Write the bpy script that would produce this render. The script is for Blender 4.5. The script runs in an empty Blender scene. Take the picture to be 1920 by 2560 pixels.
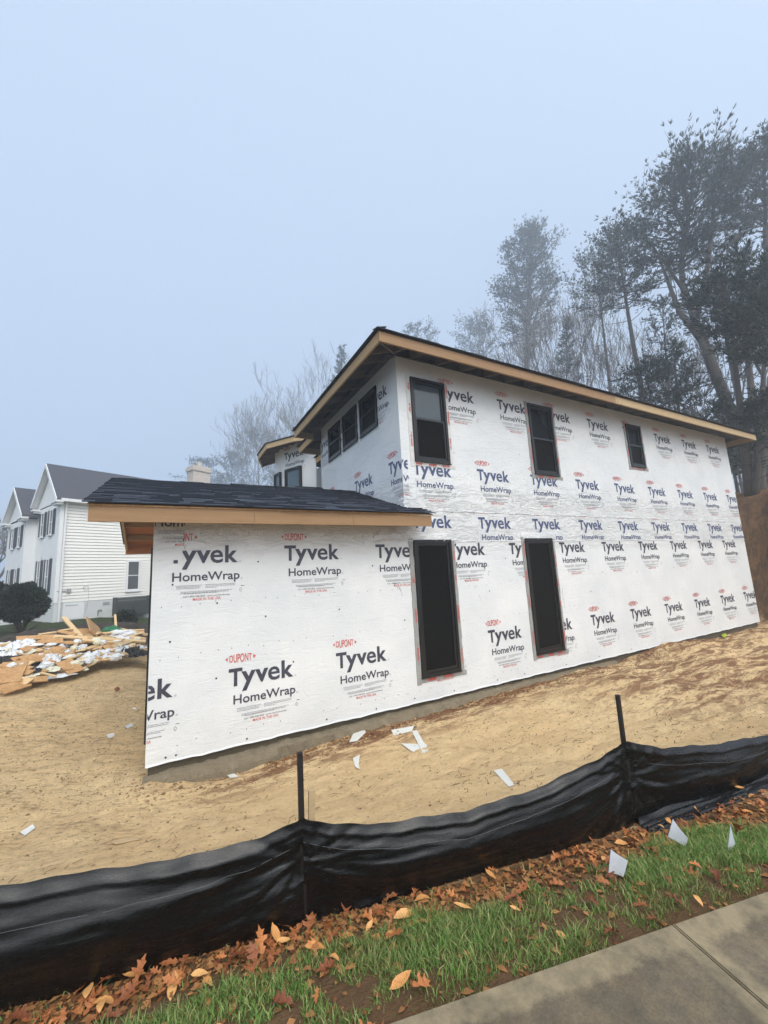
import bpy, bmesh, math, random
import numpy as np
from mathutils import Vector, Matrix, noise
PI = math.pi
scene = bpy.context.scene
COL = scene.collection
rnd = random.Random(7)

# ------------------------------------------------------------------ camera
CAM = np.array([0.0, -5.834, 1.70])
FPX, W0, H0 = 999.0, 1920.0, 2560.0
def _R(a, b, c):
    ca, sa, cb, sb, cc, sc = math.cos(a), math.sin(a), math.cos(b), math.sin(b), math.cos(c), math.sin(c)
    return (np.array([[ca, -sa, 0], [sa, ca, 0], [0, 0, 1]]) @ np.array([[1, 0, 0], [0, cb, -sb], [0, sb, cb]])
            @ np.array([[cc, 0, -sc], [0, 1, 0], [sc, 0, cc]]))
MR = _R(math.radians(-28.888), math.radians(8.961), math.radians(-3.042))
def ray(u, v):                      # u, v in pixels of the 1920 x 2560 photograph
    return MR @ np.array([(u - W0 / 2) / FPX, 1, -(v - H0 / 2) / FPX])
def D(u, v, d):                     # point in that direction at horizontal distance d
    q = ray(u, v); return Vector(CAM + d / math.hypot(q[0], q[1]) * q)
def DV(u, v, d):                    # same, pixels of a 1659 wide view
    return D(u / .86406, v / .86406, d)
def ONZ(u, v, z):
    r = ray(u, v); return Vector(CAM + (z - CAM[2]) / r[2] * r)
cam = bpy.data.cameras.new('camera'); camo = bpy.data.objects.new('camera', cam); COL.objects.link(camo)
m3 = Matrix([[MR[i][0], MR[i][2], -MR[i][1]] for i in range(3)])
camo.matrix_world = Matrix.Translation(Vector(CAM)) @ m3.to_4x4()
cam.sensor_fit = 'VERTICAL'; cam.sensor_height = 32.0; cam.lens = 32.0 * FPX / H0
cam.clip_start = .05; cam.clip_end = 1000
scene.camera = camo

# ------------------------------------------------------------------ materials
class NT:
    def __init__(s, name):
        s.m = bpy.data.materials.new(name); s.m.use_nodes = True; s.t = s.m.node_tree
        s.b = s.t.nodes['Principled BSDF']; s.out = s.t.nodes['Material Output']
    def n(s, ty, **kw):
        x = s.t.nodes.new(ty)
        for k, v in kw.items():
            if k in x.inputs: x.inputs[k].default_value = v
            else: setattr(x, k, v)
        return x
    def l(s, a, b): s.t.links.new(a, b)
    def coord(s, scale=(1, 1, 1), kind='Object', rot=(0, 0, 0)):
        c = s.n('ShaderNodeTexCoord'); m = s.n('ShaderNodeMapping'); m.inputs['Scale'].default_value = scale
        m.inputs['Rotation'].default_value = rot
        s.l(c.outputs[kind], m.inputs[0]); return m.outputs[0]
    def noise(s, co, scale=5, detail=4, rough=.6, dist=0):
        x = s.n('ShaderNodeTexNoise'); x.inputs['Scale'].default_value = scale; x.inputs['Detail'].default_value = detail
        x.inputs['Roughness'].default_value = rough; x.inputs['Distortion'].default_value = dist
        s.l(co, x.inputs['Vector']); return x.outputs['Fac']
    def ramp(s, f, stops):
        r = s.n('ShaderNodeValToRGB'); e = r.color_ramp.elements
        while len(e) < len(stops): e.new(.5)
        for q, (p, c) in zip(e, stops):
            q.position = p; q.color = (c if hasattr(c, '__len__') else (c, c, c)) if hasattr(c, '__len__') and len(c) == 4 else ((*c, 1) if hasattr(c, '__len__') else (c, c, c, 1))
        s.l(f, r.inputs[0]); return r.outputs[0]
    def mix(s, f, a, b, mode='MIX'):
        x = s.n('ShaderNodeMix', data_type='RGBA', blend_type=mode)
        for k, v in ((0, f), (6, a), (7, b)):
            if hasattr(v, 'links'): s.l(v, x.inputs[k])
            else: x.inputs[k].default_value = v if k == 0 else (*v, 1)
        return x.outputs[2]
    def bump(s, h, strength=.3, dist=.01, prev=None):
        x = s.n('ShaderNodeBump'); x.inputs['Strength'].default_value = strength; x.inputs['Distance'].default_value = dist
        s.l(h, x.inputs['Height'])
        if prev is not None: s.l(prev, x.inputs['Normal'])
        return x.outputs[0]
    def col(s, c):
        if hasattr(c, 'links'): s.l(c, s.b.inputs['Base Color'])
        else: s.b.inputs['Base Color'].default_value = (*c, 1)
        return s
    def set(s, rough=.6, metal=0, spec=.5, normal=None):
        s.b.inputs['Roughness'].default_value = rough; s.b.inputs['Metallic'].default_value = metal
        s.b.inputs['Specular IOR Level'].default_value = spec
        if normal is not None: s.l(normal, s.b.inputs['Normal'])
        return s.m

def simple(name, c, rough=.6, var=.25, scale=8, bump=.15, bd=.004, metal=0, spec=.4, stretch=(1, 1, 1)):
    t = NT(name); co = t.coord(stretch)
    f = t.noise(co, scale, 5, .65)
    t.col(t.mix(f, tuple(x * (1 - var) for x in c), tuple(min(1, x * (1 + var)) for x in c)))
    g = t.noise(co, scale * 6, 3, .6)
    return t.set(rough, metal, spec, t.bump(g, bump, bd))

def island(name, c1, c2, rough=.8, spec=.3, bump=.2, sc=30):
    t = NT(name); g = t.n('ShaderNodeNewGeometry'); co = t.coord()
    n = t.noise(co, sc, 3)
    c = t.mix(g.outputs['Random Per Island'], c1, c2)
    t.col(t.mix(.35, c, t.ramp(n, [(.3, .5), (.7, 1.0)]), 'MULTIPLY'))
    return t.set(rough, 0, spec, t.bump(n, bump, .003))

M = {}
def mk_wrap():
    t = NT('house wrap'); co = t.coord()
    big = t.noise(co, 1.1, 3)
    # creases: diagonal / horizontal pleats, strongest in the band between the storeys
    c1 = t.coord((1.0, 1, 3.2), rot=(0, .25, 0)); w1 = t.noise(c1, 2.6, 5, .62, 1.6)
    c2 = t.coord((3.0, 1, 1.0), rot=(0, -.5, 0)); w2 = t.noise(c2, 3.4, 3, .55, 1.0)
    c3 = t.coord((1, 1, 1.6)); w3 = t.noise(c3, 16, 3, .6, .4)
    sep = t.n('ShaderNodeSeparateXYZ'); t.l(t.coord(), sep.inputs[0])
    band = t.ramp(t.mathn('MULTIPLY', sep.outputs[2], .1667), [(.34, .16), (.39, 1.0), (.52, 1.0), (.60, .28)])
    ridge = t.ramp(w1, [(.44, 0), (.5, 1), (.56, 0)])
    h = t.mathn('ADD', t.mathn('MULTIPLY', w1, 1.0), t.mathn('MULTIPLY', ridge, .25))
    h = t.mathn('MULTIPLY', t.mathn('ADD', h, t.mathn('MULTIPLY', w2, .5)), band)
    n1 = t.bump(h, .9, .03); n2 = t.bump(w3, .14, .004, n1)
    stain = t.ramp(big, [(.35, (.61, .635, .65)), (.7, (.70, .71, .71))])
    t.col(stain)
    return t.set(.42, 0, .45, n2)
def mathn(s, op, a, b=None):
    x = s.n('ShaderNodeMath', operation=op)
    for k, v in ((0, a), (1, b)):
        if v is None: continue
        if hasattr(v, 'links'): s.l(v, x.inputs[k])
        else: x.inputs[k].default_value = v
    return x.outputs[0]
NT.mathn = mathn
M['wrap'] = mk_wrap()
def ink(name, c):
    t = NT(name); n = t.noise(t.coord(), 60, 3)
    t.col(t.mix(t.ramp(n, [(.3, 0), (.75, .35)]), c, tuple(x * .6 + .12 for x in c))); return t.set(.5)
M['navy'] = ink('navy ink', (.022, .022, .045)); M['blue'] = ink('blue ink', (.035, .055, .15)); M['red'] = ink('red ink', (.55, .06, .045))
M['grey'] = ink('grey ink', (.30, .31, .33)); M['black_ink'] = ink('black ink', (.03, .03, .035))
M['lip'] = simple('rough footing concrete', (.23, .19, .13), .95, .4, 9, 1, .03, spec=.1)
M['concrete'] = (lambda t: (lambda co: t.col(t.mix(t.noise(co, 3, 6, .7), (.06, .05, .033), (.13, .112, .08))).set(.9, 0, .2, t.bump(t.noise(co, 22, 6, .75), .8, .02)))(t.coord((1, 1, 1.5))))(NT('rough concrete'))  # stem wall colour holds the shade of its recess plus brown mud stain
M['black'] = simple('black window frame', (.006, .006, .007), .35, .1, 12, .05, .001)
M['tape'] = simple('grey flashing tape', (.28, .28, .27), .5, .3, 20, .4, .004)
M['tape_white'] = simple('white foil tape', (.62, .62, .60), .3, .2, 14, .9, .01)
def wood(name, c, c2, ax=(1, 18, 18)):
    t = NT(name); co = t.coord(ax); n = t.noise(co, 2.0, 6, .6, .6); kn = t.noise(t.coord(), 2.3, 2)
    c_ = t.mix(n, c, c2)
    t.col(t.mix(t.ramp(kn, [(.72, 0), (.76, .7)]), c_, tuple(x * .35 for x in c)))
    return t.set(.7, 0, .3, t.bump(n, .3, .003))
M['fir'] = wood('reddish fir board', (.22, .125, .06), (.37, .23, .12))
M['fir_y'] = wood('fir board along y', (.32, .20, .095), (.50, .35, .18), (18, 1, 18))
M['pine'] = wood('pale pine board', (.34, .23, .12), (.52, .39, .22))
M['rafter'] = wood('shade toned rafter', (.085, .062, .042), (.17, .125, .085), (8, 8, 8))  # wood darkened to carry the shade under the eaves
M['rafter_red'] = wood('orange rafter', (.33, .12, .045), (.44, .18, .07), (8, 8, 8))
def osb(name, c1, c2):
    t = NT(name); v = t.n('ShaderNodeTexVoronoi'); v.inputs['Scale'].default_value = 22
    t.l(t.coord((1, 2.2, 1.4)), v.inputs['Vector']); n = t.noise(t.coord(), 3, 3)
    c = t.mix(v.outputs['Color'], c1, c2); t.col(t.mix(t.ramp(n, [(.3, 0), (.8, .4)]), c, tuple(x * .6 for x in c1)))
    return t.set(.75, 0, .3, t.bump(v.outputs['Distance'], .3, .003))
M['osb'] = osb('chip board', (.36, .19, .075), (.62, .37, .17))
M['deck'] = osb('roof deck underside', (.045, .034, .026), (.09, .068, .05))  # chip board with under-eave shade put into its colour
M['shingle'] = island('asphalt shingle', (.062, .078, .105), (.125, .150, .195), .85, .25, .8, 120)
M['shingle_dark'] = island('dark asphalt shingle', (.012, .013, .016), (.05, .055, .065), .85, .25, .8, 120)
def glass(name, c, r=.06, spec=.8):
    t = NT(name); n = t.noise(t.coord(), .9, 2)
    t.col(t.mix(n, tuple(x * .7 for x in c), c)); return t.set(r, 0, spec, t.bump(n, .03, .01))
M['glass'] = glass('dark window glass', (.003, .004, .006), .1, .04); M['glass_screen'] = simple('insect screen', (.003, .003, .003), .75, .15, 3, .1, .001, spec=.06)
M['glass_sky'] = glass('sky toned window glass', (.05, .07, .085), .06, .6)  # bluish sky reflection is partly painted into the base colour
M['glass_bay'] = glass('bay window glass', (.09, .13, .165), .12, .3)

M['butt'] = simple('cut shingle edge', (.024, .029, .042), .95)  # black cut asphalt, with the shade along each course in the tone
def mk_ground():
    t = NT('sandy ground'); co = t.coord()
    a = t.n('ShaderNodeAttribute', attribute_name='zone'); sep = t.n('ShaderNodeSeparateColor'); t.l(a.outputs['Color'], sep.inputs[0])
    n1 = t.noise(co, .7, 5, .6); n2 = t.noise(co, 6, 7, .7, .4); n3 = t.noise(t.coord((1, 2.0, 1)), 30, 5, .7)
    sand = t.mix(n1, (.72, .475, .23), (.87, .67, .39))
    sand = t.mix(t.ramp(n2, [(.30, .6), (.45, 0)]), sand, (.30, .185, .095))
    sand = t.mix(t.ramp(n3, [(.30, .8), (.42, 0)]), sand, (.17, .11, .06))
    n5 = t.noise(t.coord((.8, 1.9, 1), rot=(0, 0, .45)), 3.0, 9, .8, .5)
    a2 = t.n('ShaderNodeAttribute', attribute_name='churn')
    n5b = t.noise(t.coord((1.2, 2.4, 1), rot=(0, 0, .35)), 8, 8, .8, .3)
    sand = t.mix(t.mathn('MULTIPLY', t.ramp(n5, [(.38, .9), (.47, 0)]), t.mathn('ADD', t.mathn('MULTIPLY', a2.outputs['Fac'], .5), .08)), sand, (.24, .16, .09))
    sand = t.mix(t.mathn('MULTIPLY', t.ramp(n5b, [(.38, 1.0), (.46, 0)]), t.mathn('ADD', t.mathn('MULTIPLY', a2.outputs['Fac'], .55), .15)), sand, (.13, .085, .05))
    n4 = t.noise(t.coord((1, 3, 1)), 1.6, 7, .75, .5)
    mk = t.mathn('MULTIPLY', t.ramp(n4, [(.45, 0), (.56, 1)]), sep.outputs[2])
    sand = t.mix(mk, sand, t.mix(n3, (.12, .035, .015), (.22, .085, .045)))
    soil = t.mix(n2, (.09, .05, .027), (.26, .155, .08))
    clay = t.mix(n2, (.16, .085, .04), (.36, .20, .09)); clay = t.mix(t.ramp(n4, [(.42, 0), (.6, .8)]), clay, (.085, .05, .03))
    lawn = t.mix(t.noise(co, 14, 6, .7), (.012, .018, .007), (.060, .080, .026))
    c = t.mix(sep.outputs[0], sand, soil); c = t.mix(sep.outputs[1], c, lawn); c = t.mix(a.outputs['Alpha'], c, clay)
    t.col(c)
    h = t.mathn('ADD', t.mathn('MULTIPLY', n2, 1.0), t.mathn('MULTIPLY', n3, .55)); h = t.mathn('ADD', h, t.mathn('MULTIPLY', n5, .7))
    return t.set(.95, 0, .12, t.bump(h, 1.0, .06))
M['ground'] = mk_ground()
M['bank'] = simple('clay bank', (.20, .105, .048), .95, .55, 1.4, 1.0, .12, spec=.1)

# ------------------------------------------------------------------ mesh helpers
def link(name, mesh, parent=None):
    o = bpy.data.objects.new(name, mesh); COL.objects.link(o)
    if parent is not None: o.parent = parent
    return o
class MB:
    """collects polygons, builds one mesh object"""
    def __init__(s): s.v = []; s.f = []; s.mi = []; s.mats = []
    def mat(s, m):
        if m not in s.mats: s.mats.append(m)
        return s.mats.index(m)
    def poly(s, pts, m=None):
        k = len(s.v); s.v += [tuple(p) for p in pts]; s.f.append(tuple(range(k, k + len(pts)))); s.mi.append(s.mat(m) if m else 0)
    def hexa(s, p, m=None):          # p: 8 corners, bottom 4 then top 4
        k = len(s.v); s.v += [tuple(q) for q in p]
        for f in ((0, 3, 2, 1), (4, 5, 6, 7), (0, 1, 5, 4), (1, 2, 6, 5), (2, 3, 7, 6), (3, 0, 4, 7)):
            s.f.append(tuple(k + i for i in f)); s.mi.append(s.mat(m) if m else 0)
    def box(s, x0, x1, y0, y1, z0, z1, m=None, T=None):
        p = [Vector(q) for q in ((x0, y0, z0), (x1, y0, z0), (x1, y1, z0), (x0, y1, z0), (x0, y0, z1), (x1, y0, z1), (x1, y1, z1), (x0, y1, z1))]
        if T is not None: p = [T @ q for q in p]
        s.hexa(p, m)
    def beam(s, a, b, w, h, m=None, up=Vector((0, 0, 1))):
        a, b = Vector(a), Vector(b); d = (b - a).normalized(); r = d.cross(up)
        if r.length < 1e-4: r = Vector((1, 0, 0))
        r.normalize(); u = r.cross(d).normalized()
        p = []
        for c in (a, b):
            p.append([c + r * (sx * w / 2) + u * (sz * h / 2) for sx, sz in ((-1, -1), (1, -1), (1, 1), (-1, 1))])
        s.hexa([p[0][0], p[0][1], p[1][1], p[1][0], p[0][3], p[0][2], p[1][2], p[1][3]], m)
    def tube(s, pts, rad, n=6, m=None):
        rings = []; prev = None
        for i, p in enumerate(pts):
            p = Vector(p); d = (Vector(pts[min(i + 1, len(pts) - 1)]) - Vector(pts[max(i - 1, 0)])).normalized()
            x = d.cross(Vector((0.13, 0.27, 1)) if prev is None else prev.cross(d) if False else Vector((.13, .27, 1)))
            if x.length < 1e-3: x = d.cross(Vector((1, 0, 0)))
            x.normalize(); y = d.cross(x); k = len(s.v); r = rad[i] if hasattr(rad, '__len__') else rad
            for j in range(n): s.v.append(tuple(p + (x * math.cos(2 * PI * j / n) + y * math.sin(2 * PI * j / n)) * r))
            rings.append(k)
        for a, b in zip(rings, rings[1:]):
            for j in range(n):
                s.f.append((a + j, a + (j + 1) % n, b + (j + 1) % n, b + j)); s.mi.append(s.mat(m) if m else 0)
        s.f.append(tuple(rings[0] + j for j in range(n))[::-1]); s.f.append(tuple(rings[-1] + j for j in range(n)))
        k = s.mat(m) if m else 0; s.mi += [k, k]
    def build(s, name, mat=None, parent=None, smooth=False, origin=None):
        me = bpy.data.meshes.new(name); v = s.v
        if origin is not None: v = [tuple(Vector(q) - Vector(origin)) for q in v]
        me.from_pydata(v, [], s.f)
        mats = s.mats if s.mats else ([mat] if mat else [])
        for m in mats: me.materials.append(m)
        if s.mats: me.polygons.foreach_set('material_index', s.mi)
        if smooth: me.polygons.foreach_set('use_smooth', [True] * len(s.f))
        me.update(); o = link(name, me, parent)
        if origin is not None: o.location = origin
        return o
def arr_mesh(name, V, F, mat, parent=None, smooth=False, mats=None, mi=None):
    """numpy verts (n,3), faces (m,k)"""
    me = bpy.data.meshes.new(name); V = np.asarray(V, np.float32); F = np.asarray(F, np.int32)
    me.vertices.add(len(V)); me.vertices.foreach_set('co', V.ravel())
    m, k = F.shape; me.loops.add(m * k); me.loops.foreach_set('vertex_index', F.ravel())
    me.polygons.add(m); me.polygons.foreach_set('loop_start', np.arange(0, m * k, k, dtype=np.int32))
    try: me.polygons.foreach_set('loop_total', np.full(m, k, np.int32))
    except Exception: pass
    for q in (mats or [mat]): me.materials.append(q)
    if mi is not None: me.polygons.foreach_set('material_index', mi)
    if smooth: me.polygons.foreach_set('use_smooth', [True] * m)
    me.update(calc_edges=True); me.validate()
    return link(name, me, parent)
def tag(o, label=None, cat=None, group=None, kind=None):
    if label: o['label'] = label
    if cat: o['category'] = cat
    if group: o['group'] = group
    if kind: o['kind'] = kind
    return o
def thing(name, label, cat, loc=(0, 0, 0), rz=0, group=None):
    o = bpy.data.objects.new(name, None); COL.objects.link(o); o.location = loc; o.rotation_euler = (0, 0, rz)
    o.empty_display_size = .2
    return tag(o, label, cat, group)

# ------------------------------------------------------------------ terrain
def sm(a, b, x): t = np.clip((x - a) / (b - a), 0, 1); return t * t * (3 - 2 * t)
def edge_y(x): return -3.993 - .249 * x
def sdist(x, y): return (y - edge_y(x)) * .970
_rs = np.random.RandomState(3)
def fbm(x, y, f, octv=4, seed=0):
    r = np.random.RandomState(seed); out = 0; a = 1
    for o in range(octv):
        for k in range(5):
            th = r.rand() * 6.283; ph = r.rand() * 6.283; q = f * (1 + .5 * r.rand())
            out = out + a / 5 * np.sin((np.cos(th) * x + np.sin(th) * y) * q * 6.283 + ph + 1.3 * np.sin((np.sin(th + 1) * x + np.cos(th + 1) * y) * q * 3.7 + ph * 2))
        f *= 2.03; a *= .52
    return out
def ground_z(x, y, fine=True):
    x = np.asarray(x, float); y = np.asarray(y, float)
    s = sdist(x, y)
    z = -.04 - .16 * sm(0, .9, s) - .34 * sm(.9, 3.4, s)
    z = z + .13 * sm(4, 7.5, x) * sm(.9, 3, s) - .035 * sm(4, 2, x) * sm(2.4, 3.6, s)
    yy = np.maximum(y, 0)
    z = z + .45 * sm(0, 9, yy) * sm(2, -1, x) + .004 * np.minimum(yy, 40) + .12 * np.minimum(np.maximum(-x, 0), 3.0) * sm(1, 3.5, s)
    z = z - .02 * sm(.2, -.05, s)
    wt = np.interp(x, [-.7, -.1, .5, 1, 1.5, 2.2, 3.6, 5.6, 7.6, 9, 10.2, 11, 12, 13, 14, 16.5, 18], [-.47, -.53, -.65, -.67, -.63, -.59, -.56, -.53, -.48, -.51, -.44, -.34, -.41, -.50, -.54, -.51, -.45])
    ww = sm(-1.5, -.12, y) * sm(1.2, .3, y) * sm(-.9, -.2, x) * sm(18, 17, x)
    z = z * (1 - ww) + wt * ww
    foot = 17.2 + .9 * np.maximum(-y - 1.5, 0) + .35 * np.sin(y * 1.3) + .12 * np.sin(y * 4.1 + 1)
    bk = sm(0, 2.6, x - foot)
    z = z + 4.5 * bk + .10 * np.maximum(x - foot - 2.6, 0) * (x > foot)
    if fine:
        amp = .046 * sm(.8, 1.5, s) + .004
        amp = amp + .05 * bk * 3
        amp = amp * (1 - .75 * ww)
        z = z + amp * fbm(x, y, .35, 3, 1) + (.017 * sm(.8, 1.5, s) + .003) * fbm(x, y, 2.2, 3, 5)
        z = z + .05 * sm(5, 7, x) * sm(1.5, 0, np.abs(y + .75)) * fbm(x, y, .5, 2, 9)
    return z
def gz(x, y): return float(ground_z(x, y))
def lines(*segs):
    out = []
    for a, b, st in segs: out += list(np.arange(a, b, st))
    return np.array(out)
def grid_ground():
    X = lines((-140, -20, 12), (-20, -4, 1.0), (-4, -2, .2), (-2, 7, .055), (7, 17, .12), (17, 22, .16), (22, 44, 1.0), (44, 145, 12))
    Y = lines((-140, -20, 12), (-20, -6.5, 1.5), (-6.5, -4.9, .2), (-4.9, 1, .055), (1, 12, .16), (12, 34, .9), (34, 145, 12))
    xx, yy = np.meshgrid(X, Y); zz = ground_z(xx, yy)
    V = np.stack([xx, yy, zz], -1).reshape(-1, 3); nx, ny = len(X), len(Y)
    i = np.arange(nx * ny).reshape(ny, nx)
    F = np.stack([i[:-1, :-1], i[:-1, 1:], i[1:, 1:], i[1:, :-1]], -1).reshape(-1, 4)
    o = arr_mesh('ground', V, F, M['ground'], smooth=True)
    me = o.data; s = sdist(V[:, 0], V[:, 1]); x, y = V[:, 0], V[:, 1]
    soil = sm(1.0, .80, s + .06 * fbm(x, y, 1.1, 2, 4))
    lawn = sm(-.3, .3, (y - 10.6 - .55 * (x + 3)) * .8 + .25 * fbm(x, y, .5, 2, 8)) * sm(4, 1, x)
    lawn = np.maximum(lawn, sm(14, 18, y)); lawn = np.maximum(lawn, sm(-7, -9, x))
    foot = 17.2 + .9 * np.maximum(-y - 1.5, 0) + .35 * np.sin(y * 1.3)
    red = .68 * sm(5.5, 7.5, x) * sm(16.5, 12, x) * sm(2.6, 1.2, np.abs(y + 1.2)) + 1.0 * sm(-.2, .8, x - foot)
    red = np.maximum(red, .72 * sm(.9, .1, np.abs(y + .15)) * sm(-.3, 1, x)) + .15
    ch = sm(.6, -.4, x - .25 * (y + 1.5)) * sm(-2.2, -.9, y) + sm(.75, .15, np.abs(y + .2)) * sm(-1, 0, x) + .75 * sm(4.5, 7, x)
    ca = me.attributes.new('churn', 'FLOAT', 'POINT'); ca.data.foreach_set('value', np.clip(ch, 0, 1).astype(np.float32))
    at = me.color_attributes.new('zone', 'FLOAT_COLOR', 'POINT')
    at.data.foreach_set('color', np.stack([soil, lawn, np.clip(red, 0, 1), sm(-.3, .5, x - foot)], -1).astype(np.float32).ravel())
    tag(o, 'tan sandy lot sloping around the wrapped house', None, kind='structure')
grid_ground()

# small clods on the sand
def clods():
    r = np.random.RandomState(11); N = 14000
    x = r.uniform(-2.4, 12, N * 2); y = r.uniform(-4.2, 4.5, N * 2)
    s = sdist(x, y); ok = (s > .98) & ~((x > -.15) & (y > -.05)); dens = fbm(x, y, .45, 3, 21)
    ok &= (r.rand(len(x)) < np.clip(.35 + .5 * dens + .5 * (y > -.5), .06, 1)); x, y = x[ok][:N], y[ok][:N]
    N = len(x); sc = .004 + .011 * r.rand(N) ** 3 + .004 * (np.abs(y) < .5) + .022 * (np.abs(y + .22) < .16) * (x > -.3) * r.rand(N) ** 3
    base = np.array([[1, 0, 0], [-1, 0, 0], [0, 1, 0], [0, -1, 0], [0, 0, .7], [0, 0, -.7]], float)
    F0 = np.array([[0, 2, 4], [2, 1, 4], [1, 3, 4], [3, 0, 4], [2, 0, 5], [1, 2, 5], [3, 1, 5], [0, 3, 5]])
    V = base[None] * (sc[:, None, None] * (.6 + .8 * r.rand(N, 6, 3)))
    V += np.stack([x, y, ground_z(x, y) + sc * .1], -1)[:, None]
    F = (F0[None] + 6 * np.arange(N)[:, None, None]).reshape(-1, 3)
    m = island('clod soil', (.16, .095, .05), (.48, .33, .18), .95, .1, .4, 40)
    tag(arr_mesh('soil_clods', V.reshape(-1, 3), F, m), 'small dark crumbs of soil scattered over the sand', 'soil', kind='stuff')
clods()

# ------------------------------------------------------------------ sidewalk
ANG = math.atan(-.249)
def sidewalk():
    t = NT('sidewalk concrete'); co = t.coord()
    n1 = t.noise(co, 1.6, 6, .65, .3); n2 = t.noise(co, 5, 7, .75); n3 = t.noise(co, 90, 3, .7)
    c = t.mix(t.ramp(n1, [(.35, 0), (.62, 1)]), (.115, .088, .055), (.215, .168, .11))
    c = t.mix(t.ramp(n2, [(.38, .7), (.6, 0)]), c, (.095, .085, .066))
    c = t.mix(.5, c, t.ramp(n3, [(.3, .5), (.7, 1.25)]), 'MULTIPLY')
    sep = t.n('ShaderNodeSeparateXYZ'); t.l(co, sep.inputs[0])
    # lighter tooled margin along the grass edge and both sides of every joint
    jx = t.mathn('PINGPONG', sep.outputs[0], .75)
    def soft(v, a, b):
        m_ = t.n('ShaderNodeMapRange', interpolation_type='SMOOTHSTEP'); t.l(v, m_.inputs[0]); m_.inputs[1].default_value = a; m_.inputs[2].default_value = b; return m_.outputs[0]
    bx = soft(t.mathn('ADD', jx, t.mathn('MULTIPLY', n2, .09)), .13, .095)
    by = soft(t.mathn('ADD', sep.outputs[1], t.mathn('MULTIPLY', n2, .12)), -.075, -.03)
    mg = t.mathn('MAXIMUM', bx, by)
    c = t.mix(t.mathn('MULTIPLY', mg, t.ramp(n2, [(.35, .25), (.6, .8)])), c, (.29, .235, .145)); c = t.mix(.35, c, t.ramp(n2, [(.3, .45), (.6, 1)]), 'MULTIPLY')
    t.col(c); mat = t.set(.88, 0, .25, t.bump(t.mathn('ADD', n3, t.mathn('MULTIPLY', mg, -.4)), .5, .003))
    bm = bmesh.new()
    for k in range(-12, 14):
        a, b = k * 1.5 + .0035, (k + 1) * 1.5 - .0035
        g = bmesh.ops.create_cube(bm, size=1)['verts']
        for v in g: v.co = Vector((a + (v.co.x + .5) * (b - a), -1.5 + (v.co.y + .5) * 1.5, -.12 + (v.co.z + .5) * .12))
    es = [e for e in bm.edges if e.verts[0].co.z > -.01 and e.verts[1].co.z > -.01]
    bmesh.ops.bevel(bm, geom=es, offset=.006, segments=2, affect='EDGES')
    me = bpy.data.meshes.new('sidewalk'); bm.to_mesh(me); bm.free(); me.materials.append(mat)
    o = link('sidewalk', me); o.location = (2.158, -4.530, 0); o.rotation_euler = (0, 0, ANG)
    tag(o, 'weathered grey concrete sidewalk with tooled joints', None, kind='structure')
    mb = MB(); mb.box(-18, 21, -1.49, -.01, -.10, -.03)
    j = mb.build('sidewalk_joint', simple('joint dirt', (.03, .026, .02), .95)); j.parent = o
    # street beyond
    mb = MB(); mb.box(-60, 60, -12, -2.6, -.2, -.12); st = mb.build('street', simple('asphalt', (.05, .05, .05), .9, .3, 40, .5, .004))
    st.location = (2.158, -4.53, 0.09); st.rotation_euler = (0, 0, ANG); tag(st, 'dark asphalt street', None, kind='structure')
sidewalk()

# ------------------------------------------------------------------ printed logo
def text_arrays(body, w, z0, z1, x0, bold=0.0, warp=None):
    c = bpy.data.curves.new('t', 'FONT'); c.body = body; c.size = 1; c.offset = bold; c.resolution_u = 3; c.fill_mode = 'BOTH'
    o = bpy.data.objects.new('t', c); COL.objects.link(o)
    bpy.context.view_layer.update()
    me = bpy.data.meshes.new_from_object(o.evaluated_get(bpy.context.evaluated_depsgraph_get()))
    V = np.zeros(len(me.vertices) * 3); me.vertices.foreach_get('co', V); V = V.reshape(-1, 3)[:, :2]
    me.calc_loop_triangles(); F = np.zeros(len(me.loop_triangles) * 3, np.int32); me.loop_triangles.foreach_get('vertices', F); F = F.reshape(-1, 3)
    bpy.data.objects.remove(o); bpy.data.curves.remove(c); bpy.data.meshes.remove(me)
    lo, hi = V.min(0), V.max(0); V = (V - lo) / (hi - lo)
    if warp: V = warp(V)
    return np.stack([x0 + V[:, 0] * w, z0 + V[:, 1] * (z1 - z0)], -1), F
LOGO = []       # (role, V2, F)
def _ty():
    # five letters drawn one by one so that the cap height, x-height and descender follow the print
    for ch, x0, w, z0, z1, bo in (('T', 0, .172, -.225, 0, .030), ('y', .158, .185, -.30, -.052, .030), ('v', .335, .175, -.222, -.052, .03), ('e', .505, .162, -.226, -.048, .014), ('k', .690, .165, -.222, .012, .03)):
        LOGO.append(('T', *text_arrays(ch, w, z0, z1, x0, bo)))
_ty()
LOGO.append(('T', *text_arrays('HomeWrap', .82, -.485, -.335, .06, .014)))
LOGO.append(('G', *text_arrays('®', .026, -.225, -.199, .872, 0))); LOGO.append(('G', *text_arrays('®', .026, -.452, -.426, .893, 0)))
def oval(V):
    V = V.copy(); k = .58 + .42 * np.sqrt(np.clip(1 - ((V[:, 0] - .5) * 1.9) ** 2, 0, 1)); V[:, 1] = .5 + (V[:, 1] - .5) * k; return V
LOGO.append(('R', *text_arrays('DUPONT', .285, .068, .182, .008, .012, oval)))
for sx, x0 in ((1, -.045), (-1, .348)):
    LOGO.append(('R', np.array([[x0, .125], [x0 + sx * .036, .150], [x0 + sx * .028, .125], [x0 + sx * .036, .098]])[::sx], np.array([[0, 1, 2], [0, 2, 3]])))
LOGO.append(('K', *text_arrays('Call 1-800-448-9835  tyvek.com/homewrap', .56, -.662, -.636, .19, .0)))
LOGO.append(('R', *text_arrays('MADE IN THE USA', .335, -.702, -.668, .305, .006)))
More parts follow.
